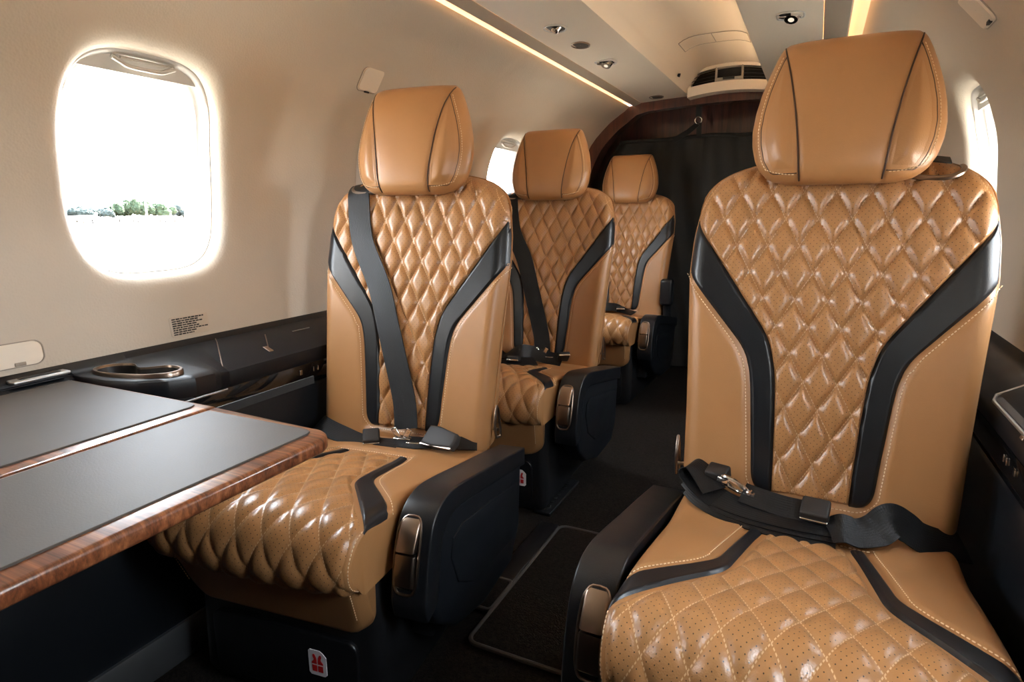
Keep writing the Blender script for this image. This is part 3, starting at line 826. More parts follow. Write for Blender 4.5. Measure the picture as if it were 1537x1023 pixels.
def wall(sg, windows, blank):
    m = MB(); N = 128
    angs = None
    for wy in windows:
        cells = cell_ring(0, N)
        # snap nearest samples to cell corners
        for (qx, qz) in ((WP/2, ZH-WZ), (-WP/2, ZH-WZ), (-WP/2, ZL-WZ), (WP/2, ZL-WZ)):
            j = min(range(N), key=lambda i: (cells[i][2]-qx)**2+(cells[i][3]-qz)**2); c = cells[j]; cells[j] = (c[0], c[1], qx, qz)
        rows = []
        fl = 0.034
        # inside the well, over the rolled lip, then out across the panel
        for d, dep in ((0.000, 0.052), (0.001, 0.030), (0.003, 0.019), (0.007, 0.0125), (0.012, 0.008), (0.018, 0.0045), (0.026, 0.0018), (0.036, 0.0004), (0.05, 0.0)):
            r = []
            for hx, hz, bx, bz in cells:
                L = math.hypot(hx, hz); k = 1+d/L; y, z = hx*k, hz*k
                r.append((sg*(float(xw(WZ+z))+dep), wy+y, WZ+z))
            rows.append(r)
        for t in np.linspace(0, 1, 15)[1:]:
            r = []
            for hx, hz, bx, bz in cells:
                L = math.hypot(hx, hz); k = 1+0.05/L; y, z = hx*k*(1-t)+bx*t, hz*k*(1-t)+bz*t
                r.append((sg*float(xw(WZ+z)), wy+y, WZ+z))
            rows.append(r)
        m.grid(rows, closed=True, flip=(sg > 0))
    for (a, b) in blank:
        zs = np.linspace(ZL, ZH, 40)
        m.grid([[(sg*float(xw(z)), y, z) for z in zs] for y in np.linspace(a, b, 6)], flip=(sg < 0))
    zs = np.linspace(ZL-0.02, ZH-0.001, 40)
    for y in [w_+q*WP/2 for w_ in windows for q in (-1, 1)]:
        m.grid([[(sg*(float(xw(z))+0.004), y_, z) for z in zs] for y_ in (y-0.04, y, y+0.04)], flip=(sg < 0))
    me = m.mesh('wall', True, 60, True)
    bm = bmesh.new(); bm.from_mesh(me); bmesh.ops.remove_doubles(bm, verts=bm.verts, dist=0.0004); bmesh.ops.recalc_face_normals(bm, faces=bm.faces)
    bm.to_mesh(me); bm.free(); me.shade_smooth(); me.set_sharp_from_angle(angle=math.radians(60)); me.materials.append(M_WALL)
    return me
WYL = [-0.73, 0.03, 0.79, 1.55, 2.31]; WYR = [-1.11, -0.35, 0.41, 1.17, 1.93]
DOOR_SILL = FZ-0.01; DY0, DY1 = -1.80, -1.15                         # entry door opening in the left wall
wl = struct(link('wall_left', wall(-1, WYL, [(DY1, -1.11), (2.69, Y1)]))); tag(wl, 'cream padded cabin side wall with rounded window on the left', None)
wr = struct(link('wall_right', wall(1, WYR, [(2.31, Y1), (Y0, -1.49)]))); tag(wr, 'cream padded cabin side wall on the right behind the big seat', None)

def window(n, sg, wy, shade):
    w = struct(empty('window_%d' % n, (sg*float(xw(WZ)), wy, WZ)))
    X = lambda z, dep: sg*(float(xw(WZ+z))+dep)-sg*float(xw(WZ))
    def ring(A, B, dep, N=96): return [(X(superell(a, A, B)[1], dep), superell(a, A, B)[0], superell(a, A, B)[1]) for a in [2*math.pi*i/N for i in range(N)]]
    m = MB()
    m.grid([ring(WA+0.006, WB+0.006, 0.030), ring(WA-0.001, WB-0.001, 0.0295), ring(WA-0.004, WB-0.004, 0.034), ring(WA-0.006, WB-0.006, 0.046), ring(WA-0.010, WB-0.010, 0.050),
            ring(WA-0.014, WB-0.014, 0.052), ring(WA-0.016, WB-0.016, 0.066), ring(WA-0.022, WB-0.022, 0.070), ring(WA-0.024, WB-0.024, 0.085), ring(WA+0.006, WB+0.006, 0.088), ring(WA+0.006, WB+0.006, 0.030)], closed=True)
    m.build('window_frame', M_TRIMW, w, angle=50)
    g = MB()
    def disc(A, B, dep):
        rows = [[(X(z*k, dep), y*k, z*k) for y, z in [superell(2*math.pi*i/64, A, B) for i in range(64)]] for k in (0.02, 0.25, 0.5, 0.75, 1)]
        return rows
    g.grid(disc(WA-0.014, WB-0.014, 0.074), closed=True); g.build('pane', M_GLASS, w)
    # pull-down shade, raised into the top of the opening
    s = MB(); rows = []
    for z in np.linspace(WB*(1-2*shade)+0.0, WB-0.007, 14 if shade < 0.5 else 40):
        k = max(0, 1-abs(z/(WB-0.006))**3.6)**(1/3.6)*(WA-0.006)
        rows.append([(X(z, 0.040), y, z) for y in np.linspace(-k, k, 25)])
    back = [[(p[0]+sg*0.004, p[1], p[2]) for p in r] for r in rows]
    s.grid(rows); s.grid(back, flip=True)
    def loop(q): return [r[0] for r in q]+list(q[-1][1:-1])+[r[-1] for r in q[::-1]]+list(q[0][1:-1][::-1])
    s.grid([loop(rows), loop(back)], closed=True); so = s.build('window_shade', M_TRIMW, w)
    h = MB(); z0 = WB*(1-2*shade)+0.011
    P = [(X(z0+dz, 0.034-0.004*math.sin(math.pi*(y+0.055)/0.11)), y, z0+dz) for y, dz in [(-0.06, 0.010), (-0.045, 0.004), (-0.03, -0.001), (0.0, -0.002), (0.03, -0.001), (0.045, 0.004), (0.06, 0.010)]]
    h.tube(catmull(P, 5), 0.0042, 8); h.tube([(X(z0+0.012, 0.036), -0.045, z0+0.012), (X(z0+0.012, 0.036), 0.045, z0+0.012)], 0.0025, 6)
    h.build('shade_handle', M_TRIMW, so)
    return w
for i, y in enumerate(WYL): window(i+1, -1, y, 0.085 if 0 < y < 1 else (0.10 if y > 2 else 0.985))
for i, y in enumerate(WYR): window(i+6, 1, y, (0.62 if 1 < y < 1.5 else 0.10) if 0 < y else 0.985)

def yprism(name, outline, mat, y0=Y0, y1=Y1, parent=None, fix=True, bev=0.0):
    m = MB(); m.prism(outline, 'y', y0, y1, bev); return m.build(name, mat, parent, fix=fix, angle=35)
# floor
f = MB(); f.box((0, (Y0+Y1+0.3)/2, FZ-0.02), (1.50, Y1-Y0+0.5, 0.04)); struct(f.build('floor', M_CARPET)); 
# ceiling
cz = [(-0.500, 1.50), (-0.462, 1.478), (-0.430, 1.478), (-0.418, 1.470)]
c = MB()
psu_l = [(-0.418, 1.470), (-0.300, 1.477), (-0.205, 1.481), (-0.192, 1.484), (-0.180, 1.516), (-0.173, 1.524)]
arch = [(x, 1.524+0.075*(1-(x/0.172)**4)) for x in np.linspace(-0.165, 0.150, 20)]
psu_r = [(0.158, 1.524), (0.182, 1.519), (0.184, 1.491), (0.168, 1.490), (0.166, 1.499), (0.163, 1.499), (0.164, 1.484), (0.178, 1.480), (0.28, 1.477), (0.372, 1.470)]
pr = psu_l+arch+psu_r
rows = [[(x, y, z) for x, z in pr] for y in (Y0, 0, 1, 2, Y1)]
c.grid(rows); c.grid([[(x, y, z+0.03) for x, z in pr] for y in (Y0, Y1)], flip=True)
struct(c.build('ceiling', M_CREAM, angle=25, fix=True))
o = yprism('trim_1', [(-0.419, 1.470), (-0.421, 1.468), (-0.4525, 1.4555), (-0.4565, 1.4580), (-0.4565, 1.4660), (-0.421, 1.480)], M_TAUPE); struct(o)
o = yprism('trim_2', [(0.373, 1.470), (0.376, 1.468), (0.436, 1.4560), (0.440, 1.4585), (0.440, 1.4665), (0.376, 1.480)], M_TAUPE); struct(o)
def lit(name, x0, x1, z0, z1, lab):
    m = MB(); m.box(((x0+x1)/2, (0.50+Y1-0.06)/2, (z0+z1)/2), (abs(x1-x0), Y1-0.06-0.50, z1-z0)); tag(m.build(name, M_LED), lab, 'light strip', 'warm cove light strips')
lit('light_strip', -0.436, -0.424, 1.4820, 1.4840, 'warm glowing cove light strip above the left wall')
lit('light_strip', 0.396, 0.412, 1.4835, 1.4855, 'warm glowing cove light strip above the right wall')
# outer closing shell above the coves (keeps daylight out)
s = MB(); s.grid([[(x, y, z) for x, z in ((-0.54, 1.43), (-0.475, 1.487), (-0.425, 1.492), (-0.405, 1.472))] for y in (Y0, Y1)]); s.grid([[(x, y, z) for x, z in ((0.360, 1.472), (0.38, 1.492), (0.475, 1.487), (0.54, 1.43))] for y in (Y0, Y1)])
struct(s.build('ceiling_cove', M_CREAM))

m = MB(); m.box((0.1765, 1.75, 1.4930), (0.010, 2.5, 0.002)); tag(m.build('recess_light_strip', M_LED2), 'warm light strip hidden behind the right lip of the raised ceiling', 'light strip')
# side ledges (consoles)
def console(sg, name, label):
    Y1 = 2.40 if sg < 0 else 3.16; q = 0.028 if sg > 0 else 0.0
    e = empty(name, (sg*0.62, 1.2, FZ)); tag(e, label, 'console')
    def pt(x, y, z): return (sg*x-sg*0.62, y-1.2, z-FZ)
    m = MB(); rows = []
    ys = [Y0+0.02, 0.50, 0.570, 0.577, 0.583, 0.600, 0.630, 0.67, 0.73, 0.78, 0.82, Y1]
    xo = [0.722, 0.722, 0.721, 0.715, 0.640, 0.588, 0.552, 0.534, 0.562, 0.612, 0.638, 0.638]
    zo = [0.682, 0.682, 0.682, 0.682, 0.682, 0.682, 0.682, 0.680, 0.671, 0.655, 0.645, 0.645]
    if sg > 0: xo = [0.668]*len(ys); zo = [0.652]*len(ys)
    yy = np.concatenate([np.linspace(Y0+0.02, 0.50, 8)[:-1], np.linspace(0.50, 0.86, 90), np.linspace(0.90, Y1, 12)])
    for y in yy:
        x = float(np.interp(y, ys, xo)); ze = float(np.interp(y, ys, zo)); k = min(0.02, (0.742-x)*0.4); zw = 0.684+0.002*(0.682-ze)/0.037
        rows.append([pt(0.757, y, 0.706), pt(0.752, y, 0.704), pt(0.742, y, 0.699), pt(0.737, y, 0.690), pt(0.725 if x < 0.70 else 0.736, y, zw), pt(x+k, y, ze+(zw-ze)*k/max(0.02, 0.725-x)+0.001), pt(x+0.008, y, ze+0.0005), pt(x+0.002, y, ze-0.003), pt(x, y, ze-0.009), pt(x+0.001, y, ze-0.030), pt(x+0.005, y, ze-0.036), pt(x+0.02, y, ze-0.038), pt(0.757, y, ze-0.038)])
    m.grid(rows, closed=True); m.fan(rows[0]); m.fan(rows[-1], True)
    top = m.build('ledge_top', M_CON, e, angle=50)
    def ext(prof, y0, y1):
        mm = MB(); mm.prism([(sg*((x+q if x < 0.7 else x)-0.62), z-FZ) for x, z in prof], 'y', y0-1.2, y1-1.2, 0.0); return mm
    ext([(0.652, 0.606), (0.650, 0.600), (0.650, 0.566), (0.655, 0.558), (0.757, 0.558), (0.757, 0.606)], 0.70, Y1).build('gloss_strip', M_GLOSS, e, 'gloss black strip under the ledge')
    if sg < 0:
        mm = MB(); mm.tube([pt(0.651, 0.70, 0.604), pt(0.650, 0.82, 0.604)], 0.003, 8); mm.build('strip_edge', M_ALU, e, 'polished edge of the strip')
    prof = [(0.652, 0.556), (0.648, 0.550), (0.648, 0.46), (0.640, 0.40), (0.625, 0.30), (0.620, 0.193), (0.757, 0.193), (0.757, 0.556)]
    ext(prof, 0.745, Y1).build('side_panel', M_CON, e)
    ext([(0.650, 0.625), (0.640, 0.50), (0.622, 0.42), (0.62, 0.30), (0.620, 0.193), (0.757, 0.193), (0.757, 0.632)], Y0+0.02, 0.742).build('side_panel', M_CON, e)
    ext([(0.612, 0.192), (0.613, 0.197), (0.622, 0.197), (0.757, 0.19), (0.757, FZ+0.002), (0.614, FZ+0.002)], Y0+0.02, Y1).build('kick_plate', M_ALU, e, 'brushed metal kick plate')
    # seams and small fittings on the ledge
    m = MB(); m.tube([pt(0.7365, 0.872, 0.6915), pt(0.724, 0.865, 0.6870), pt(0.68, 0.835, 0.6670), pt(0.646, 0.812, 0.6490), pt(0.6370, 0.808, 0.640), pt(0.6362, 0.806, 0.612)], 0.0011, 6); m.build('ledge_seam', M_BRZ, e, 'thin metal seam')
    m = MB(); m.tube([pt(0.715, 0.985, 0.6815), pt(0.662, 0.945, 0.6565)], 0.0013, 6); m.box(pt(0.668, 0.948, 0.6585), (0.022, 0.012, 0.005), Matrix.Rotation(0.4, 3, 'Y'), bev=0.001); m.build('lid_latch', M_BRZ, e, 'small lid latch')
    m = MB(); m.box(pt(0.705, 1.085, 0.6768), (0.004, 0.055, 0.0015)); m.build('lid_mark', M_ALU, e)
    for y in (1.02, 1.06, 1.075):
        m = MB(); m.box(pt(0.6495+q, y, 0.590), (0.004, 0.008 if y < 1.05 else 0.003, 0.012), bev=0.001)
        m.build('socket', M_CHR, e, 'small chrome socket')
    return e, top, pt
CL_, CLtop, cpt_l = console(-1, 'side_console', 'black console ledge with bronze cup holder along the left wall')
CR_, CRtop, cpt_r = console(1, 'side_console', 'black console ledge along the right wall behind the big seat')
# right ledge: raised tray edge and recess
m = MB(); m.grid([[cpt_r(0.676, y, 0.6565), cpt_r(0.728, y, 0.6845)] for y in (0.3, 1.16)]); m.grid([[cpt_r(0.676, y, 0.6545), cpt_r(0.728, y, 0.6825)] for y in (0.3, 1.16)]); m.build('tray_insert', M_INLAY, CR_, 'grey tray insert')
m = MB(); m.tube([cpt_r(0.672, 0.2, 0.655), cpt_r(0.672, 1.15, 0.655), cpt_r(0.680, 1.175, 0.659), cpt_r(0.728, 1.175, 0.686)], 0.0028, 8); m.build('tray_rim', M_ALU, CR_, 'metal tray rim')
# cup holder: two wells side by side with a notch between
def cupholder():
    e = CL_; c0 = (-0.642, 0.640, 0.6850); ang = math.radians(14)
    def outl(k, n=72):
        out = []
        for i in range(n):
            a = 2*math.pi*i/n; x = 0.084*k*math.copysign(abs(math.cos(a))**0.85, math.cos(a)); y = 0.038*k*math.copysign(abs(math.sin(a))**0.9, math.sin(a))
            if y > 0: y -= 0.032*math.exp(-(x/0.026)**2)*k
            out.append((x, y))
        return out
    def P(x, y, z): return Vector((c0[0]+0.62+x*math.cos(ang)-y*math.sin(ang), c0[1]-1.2+x*math.sin(ang)+y*math.cos(ang), c0[2]-FZ+z))
    o = [outl(1.0), outl(1.0), outl(0.98), outl(0.93), outl(0.90)]
    zz = [-0.004, 0.003, 0.0055, 0.0055, 0.002]
    m = MB(); m.grid([[P(x, y, z) for x, y in r] for r, z in zip(o, zz)], closed=True); r = m.build('cup_holder_rim', M_BRZ, e, 'bronze rim of a double cup holder')
    # open the ledge under the rim and hang the wells in it
    c = MB(); A = [P(x, y, 0.03) for x, y in outl(0.95)]; B = [P(x, y, -0.06) for x, y in outl(0.95)]; c.grid([A, B], closed=True); c.fan(A, True); c.fan(B)
    cut = link('cut', c.mesh('cut', False, 40, True)); cut.matrix_world = e.matrix_world.copy()
    cut.location = e.location; md = CLtop.modifiers.new('cut', 'BOOLEAN'); md.object = cut; md.operation = 'DIFFERENCE'; md.solver = 'EXACT'
    bpy.context.view_layer.update(); dg = bpy.context.evaluated_depsgraph_get()
    nm = bpy.data.meshes.new_from_object(CLtop.evaluated_get(dg)); CLtop.modifiers.clear(); CLtop.data = nm; nm.shade_smooth(); nm.set_sharp_from_angle(angle=math.radians(35)); bpy.data.objects.remove(cut)
    w = MB(); w.grid([[P(x, y, z) for x, y in outl(k)] for k, z in ((0.93, 0.0040), (0.90, -0.004), (0.86, -0.034), (0.80, -0.038), (0.02, -0.038))], closed=True)
    w.build('cup_well', M_VOIDB, r, 'dark cup wells')
    return r
M_VOIDB = plain('bronze_dark_well', (0.014, 0.011, 0.009), 0.5)
cupholder()
m = MB(); m.box(cpt_l(0.726, 0.530, 0.693), (0.024, 0.085, 0.006), bev=0.0025); ao = m.build('slot_plate', M_ALU, CL_, 'metal slot plate on the ledge')
m = MB(); m.box(cpt_l(0.725, 0.530, 0.6962), (0.010, 0.060, 0.002), bev=0.0008); m.build('slot', M_VOIDB, ao)

# wall fittings
def wall_patch(y0, y1, z0, z1, off, r, mat, name, loc_tag, sg=-1):
    yc, zc = (y0+y1)/2, (z0+z1)/2; m = MB(); o = rrect(yc, zc, y1-y0, z1-z0, r, 5)
    ring = lambda k, d: [(sg*(float(xw(zc+(z-zc)*k))-d), yc+(y-yc)*k, zc+(z-zc)*k) for y, z in o]
    m.grid([ring(1, -0.001), ring(1, off*0.6), ring(0.985, off), ring(0.7, off), ring(0.35, off), ring(0.02, off)], closed=True)
    b = m.build(name, mat); tag(b, *loc_tag)
    if off > 0.002:
        q = MB(); q.tube(ring(1.02, 0.0008)+[ring(1.02, 0.0008)[0]], 0.0013, 6, caps=False); q.build('gap_outline', M_TAUPE, b, 'dark joint line')  # dark outline tube stands in for the shaded gap round the cover
    return b
cv = wall_patch(1.318, 1.392, 1.262, 1.312, 0.0075, 0.010, M_CREAM, 'access_cover', ('small square cream cover on the curved wall above the first seat', 'cover'))
m = MB(); m.box((-float(xw(1.262))+0.004, 1.355, 1.2605), (0.004, 0.018, 0.004), bev=0.001); m.build('latch', M_VOID, cv)
ox = wall_patch(0.33, 0.551, 0.712, 0.750, 0.003, 0.013, M_CREAM, 'wall_flap', ('cream flap with rounded corner in the wall above the table', 'flap'))
m = MB(); m.box((-float(xw(0.715))+0.004, 0.515, 0.716), (0.003, 0.016, 0.006), bev=0.001); m.build('latch', M_TAUPE, ox)
M_PLAC = plain('clear_placard', (0.60, 0.51, 0.40), 0.35)
pl = wall_patch(0.782, 0.870, 0.709, 0.749, 0.0012, 0.004, M_PLAC, 'placard', ('small instruction placard with black print low on the left wall', 'placard'))
m = MB(); rs = random.Random(3)
for k in range(8):
    y = 0.787; z = 0.7445-k*0.0044; end = 0.866-(rs.random()*0.028 if k not in (5,) else 0)
    if k == 7: end = 0.832
    while y < end:
        L = rs.uniform(0.004, 0.011); L = min(L, end-y)
        x = -float(xw(z))+0.0016
        m.box((x, y+L/2, z), (0.0006, L, rs.uniform(0.0022, 0.0030))); y += L+0.0016
m.build('lettering', M_INK, pl, 'black lines of print', smooth=False)
# right wall fitting near ceiling
cv = wall_patch(1.485, 1.565, 1.290, 1.345, 0.0075, 0.010, M_CREAM, 'access_cover', ('small cream cover high on the right wall at the top edge of the picture', 'cover'), 1)
m = MB(); m.box((float(xw(1.292))-0.006, 1.512, 1.2915), (0.006, 0.022, 0.008), bev=0.001); m.build('latch', M_VOID, cv)

# ------------------------------------------------------------------ ceiling fittings
def psuz(x): return float(np.interp(abs(x), [0.19, 0.205, 0.30, 0.418], [1.484, 1.481, 1.477, 1.470]))
def ellip_fit(name, x, y, rx, ry, mat_in, label, cat, ring_mat=M_TRIMW, group=None):
    e = empty(name, (x, y, psuz(x))); tag(e, label, cat, group)
    el = lambda k, z: [(rx*k*math.cos(a), ry*k*math.sin(a), z) for a in [2*math.pi*i/40 for i in range(40)]]
    m = MB(); m.grid([el(1.0, 0.001), el(0.99, -0.003), el(0.93, -0.004), el(0.86, -0.003), el(0.84, 0.004)], closed=True); m.build('bezel', ring_mat, e)
    m = MB(); m.grid([el(0.86, -0.0012), el(0.6, -0.0012), el(0.02, -0.0012)], closed=True); m.build('grille', mat_in, e, 'dark opening')
    return e
g = ellip_fit('air_outlet', -0.331, 1.793, 0.034, 0.040, M_VOID, 'round chrome air outlet, nearest fitting in the left ceiling panel', 'air vent')
m = MB(); m.tube([(0.006, 0.0, 0.002), (0.002, -0.006, -0.010)], [0.016, 0.012], 16); m.tube([(0.002, -0.006, -0.010), (0.000, -0.008, -0.014)], [0.009, 0.006], 12); m.build('nozzle', M_CHR, g, 'chrome nozzle')
ellip_fit('speaker', -0.328, 2.002, 0.030, 0.040, M_VOIDB, 'dark oval speaker between the air outlet and the square light', 'speaker', M_BRZ)
ellip_fit('speaker', -0.324, 3.040, 0.034, 0.040, M_VOIDB, 'dark oval speaker at the aft end of the left ceiling panel', 'speaker', M_BRZ)
def reading_light(x, y, s, label):
    e = empty('reading_light', (x, y, psuz(x))); tag(e, label, 'light', 'ceiling reading lights')
    m = MB(); o = rrect(0, 0, s, s*1.05, s*0.3); i = rrect(0, 0, s*0.82, s*0.86, s*0.26)
    m.grid([[(a, b, 0.001) for a, b in o], [(a, b, -0.004) for a, b in o], [(a, b, -0.005) for a, b in rrect(0, 0, s*0.93, s*0.98, s*0.28)], [(a, b, -0.003) for a, b in i], [(a, b, 0.003) for a, b in i]], closed=True); m.build('bezel', M_TRIMW, e)
    m = MB(); m.grid([[(a*k, b*k, -0.0012) for a, b in i] for k in (1.0, 0.5, 0.02)], closed=True); m.build('housing', M_VOID, e, 'dark housing')
    m = MB(); m.box((-s*0.02, -s*0.06, -0.006), (s*0.80, s*0.10, 0.006), Matrix.Rotation(0.3, 3, 'Z'), 0.002)
    m.tube([(s*0.04, s*0.05, -0.002), (s*0.02, -s*0.02, -0.014)], [s*0.30, s*0.24], 18); m.build('lamp_head', M_CHR, e, 'chrome lamp head')
    m = MB(); m.tube([(s*0.02, -s*0.02, -0.0142), (s*0.018, -s*0.025, -0.0150)], [s*0.11, s*0.10], 14); m.build('bulb', M_BULB, e, 'unlit bulb with a dim reflection put in as faint emission')
reading_light(-0.326, 2.262, 0.072, 'square chrome reading light in the left ceiling panel')
reading_light(0.290, 1.990, 0.074, 'chrome reading light in the right ceiling panel above the big seat headrest')
hz = lambda x: 1.524+0.075*(1-(x/0.172)**4)
m = MB(); rows = [[(x, y, hz(x)-0.0022) for x in np.linspace(-0.128, 0.118, 14)] for y in np.linspace(2.54, 2.675, 4)]
m.grid(rows, flip=True); m.grid([[(p[0], p[1], p[2]+0.003) for p in r] for r in rows])
hp = m.build('ceiling_hatch', M_CREAM); tag(hp, 'flush cream hatch in the raised centre of the ceiling', 'hatch')
m = MB()
for y in (2.54, 2.675): m.tube([(x, y, hz(x)-0.0022) for x in np.linspace(-0.128, 0.118, 14)], 0.0014, 6)
for x in (-0.128, -0.01, 0.118): m.tube([(x, y, hz(x)-0.0022) for y in np.linspace(2.54, 2.675, 4)], 0.0014, 6)
m.build('hatch_joint', M_TAUPE, hp, 'thin joint lines')
# aft air vent
av = empty('air_vent', (0, 3.06, 1.50)); tag(av, 'wide dark louvred air vent at the aft end of the ceiling', 'air vent')
azt = lambda x: 0.086-0.9*x*x; azb = lambda x: 0.020-0.5*x*x
m = MB(); xs = np.linspace(-0.185, 0.165, 30)
def band(zt, zb, y0, y1): return [[(x, y0, zb(x)) for x in xs], [(x, y0, zt(x)) for x in xs], [(x, y1, zt(x)) for x in xs], [(x, y1, zb(x)) for x in xs], [(x, y0, zb(x)) for x in xs]]
m.grid(band(lambda x: azb(x)+0.002, lambda x: azb(x)-0.040, -0.004, 0.09)); m.grid(band(lambda x: azt(x)+0.012, lambda x: azt(x)-0.002, 0.0, 0.09))
for a, b in ((-0.185, -0.172), (0.155, 0.165)): m.box(((a+b)/2, 0.05, 0.02), (b-a, 0.08, 0.08), bev=0.002)
m.build('vent_surround', M_CREAM, av)
m = MB(); m.grid([[(x, 0.045, azb(x)-0.01) for x in xs], [(x, 0.045, azt(x)+0.01) for x in xs]]); m.build('vent_cavity', M_VOID, av, 'dark cavity')
m = MB()
for a, b in ((-0.17, -0.065), (0.052, 0.155)):
    m = MB()
    for k in (0.18, 0.42, 0.66, 0.88):
        z = lambda x: azb(x)+(azt(x)-azb(x))*k
        X_ = np.linspace(a, b, 10); m.grid([[(x, 0.004, z(x)) for x in X_], [(x, 0.028, z(x)+0.006) for x in X_], [(x, 0.028, z(x)+0.008) for x in X_], [(x, 0.004, z(x)+0.002) for x in X_], [(x, 0.004, z(x)) for x in X_]])
    m.build('louvre', M_BPL, av, 'black louvres')
m = MB(); m.box((-0.062, 0.010, 0.050), (0.009, 0.02, 0.072), bev=0.002); m.box((0.050, 0.010, 0.050), (0.009, 0.02, 0.072), bev=0.002); m.box((-0.006, 0.006, 0.030), (0.118, 0.016, 0.014), bev=0.002); m.build('vent_divider', M_TAUPE, av)
m = MB(); m.box((-0.006, -0.003, 0.032), (0.05, 0.006, 0.010), bev=0.001); m.build('vent_tab', M_VOID, av)
sp = MB(); sp.tube([(-0.179, 2.80, 1.515), (-0.170, 2.80, 1.512)], [0.006, 0.008], 12); tag(sp.build('temperature_sensor', M_VOID), 'tiny dark sensor hole in the ceiling step before the aft vent', 'sensor')

# ------------------------------------------------------------------ aft bulkhead
sec = [(float(xw(z)), z) for z in np.linspace(0.66, 1.457, 24)]+[(0.42, 1.472), (0.30, 1.480), (0.19, 1.486), (0.10, 1.488), (0.0, 1.489)]
sec = [(0.60, FZ), (0.70, 0.40)]+sec
out = [(-x, z) for x, z in sec]+[(x, z) for x, z in sec[::-1][1:]]
def inner(k, dz): 
    return [(x*k, FZ if z <= FZ+0.001 else (0.80+(z-0.80)*dz if z > 0.8 else z)) for x, z in out]
inn = inner(0.925, 0.935)
m = MB(); ya, yb = Y1-0.03, Y1+0.03
m.grid([[(x, ya, z) for x, z in out], [(x, ya, z) for x, z in inn], [(x, yb, z) for x, z in inn], [(x, yb, z) for x, z in out]])
struct(m.build('wall_aft_arch', M_WOODD, angle=40))
m = MB(); m.grid([[(x, Y1+0.26, FZ) for x in (-0.8, 0.8)], [(x, Y1+0.26, 1.6) for x in (-0.8, 0.8)]]); m.grid([[(x, Y1-0.01, z) for x, z in inner(1.002, 1.002)], [(x, Y1+0.27, z) for x, z in inner(1.002, 1.002)]])
struct(m.build('wall_aft', M_WOODD))
m = MB(); xs = np.linspace(-0.69, 0.69, 120); zt = 1.315
rows = []
for z in np.linspace(FZ+0.01, zt, 40):
    k = (z-FZ)/(zt-FZ); hw = float(np.interp(z, [0.1, 0.9, 1.1, 1.2, 1.32], [0.60, 0.69, 0.67, 0.635, 0.56]))
    rows.append([(x*hw/0.69, Y1+0.10+0.010*math.sin(x*26+1.2*math.sin(z*7))+0.006*math.sin(x*61+z*9), z+(-0.012*abs(math.sin(x*3.4+0.5)) if k > 0.99 else 0)) for x in xs])
m.grid(rows); m.grid([[(p[0], p[1]+0.004, p[2]) for p in r] for r in rows], flip=True)
cu = m.build('cargo_curtain', M_CURT); tag(cu, 'black cloth cargo curtain hanging across the aft bulkhead', 'curtain')
m = MB(); m.tube([(p[0], p[1]-0.002, p[2]) for p in rows[-1]], 0.009, 8); m.build('top_hem', M_CURT, cu)
st = empty('hanging_strap', (-0.155, Y1+0.05, 1.40)); tag(st, 'black strap with metal ring holding up the cargo curtain', 'strap')
m = MB(); m.ribbon([(0, 0.0, 0.068), (0.0, -0.002, 0.03), (0, 0.0, -0.004)], [(1, 0, 0)]*3, 0.026); m.build('webbing', M_WEB, st)
m = MB(); m.tube([(0.016*math.cos(a), -0.003, -0.020+0.016*math.sin(a)) for a in np.linspace(0, 2*math.pi, 25)], 0.0025, 8, caps=False); m.build('ring', M_CHR, st, 'metal ring')
m = MB(); m.ribbon([(0, 0.0, -0.034), (-0.05, 0.01, -0.070), (-0.12, 0.02, -0.105)], [(0.5, 0, 1)]*3, 0.026); m.ribbon([(0.004, 0.002, -0.030), (0.004, 0.006, -0.09)], [(1, 0, 0)]*2, 0.024); m.build('lower_webbing', M_WEB, st)
m = MB(); m.tube([(0.0, -0.004, 0.062), (0, -0.010, 0.062)], 0.004, 10); m.build('rivet', M_CHR, st, 'bright metal rivet')

# ------------------------------------------------------------------ front of the cabin (behind the photographer): wall with the lit entry door
m = MB(); m.grid([[(-0.8, Y0, FZ), (0.8, Y0, FZ)], [(-0.8, Y0, 1.6), (0.8, Y0, 1.6)]]); struct(m.build('wall_front', M_WOODD))
m = MB()
for sg in (-1, 1):
    a, b = (DY1 if sg < 0 else Y0), Y1
    m.grid([[(sg*0.757, a, FZ), (sg*0.757, b, FZ)], [(sg*0.757, a, 0.67), (sg*0.757, b, 0.67)]])
m.grid([[(-0.757, Y0, FZ), (-0.757, DY0, FZ)], [(-0.757, Y0, 1.46), (-0.757, DY0, 1.46)]])
struct(m.build('wall_lower', M_BPL))
m = MB(); zs = np.linspace(DOOR_SILL, ZH+0.02, 30); m.grid([[(-float(xw(z)), y, z) for z in zs] for y in (DY0-0.01, DY1+0.01)]); m.grid([[(-float(xw(z))-0.03, y, z) for z in zs] for y in (DY0-0.01, DY1+0.01)], flip=True)
struct(m.build('door_1', M_WALL))

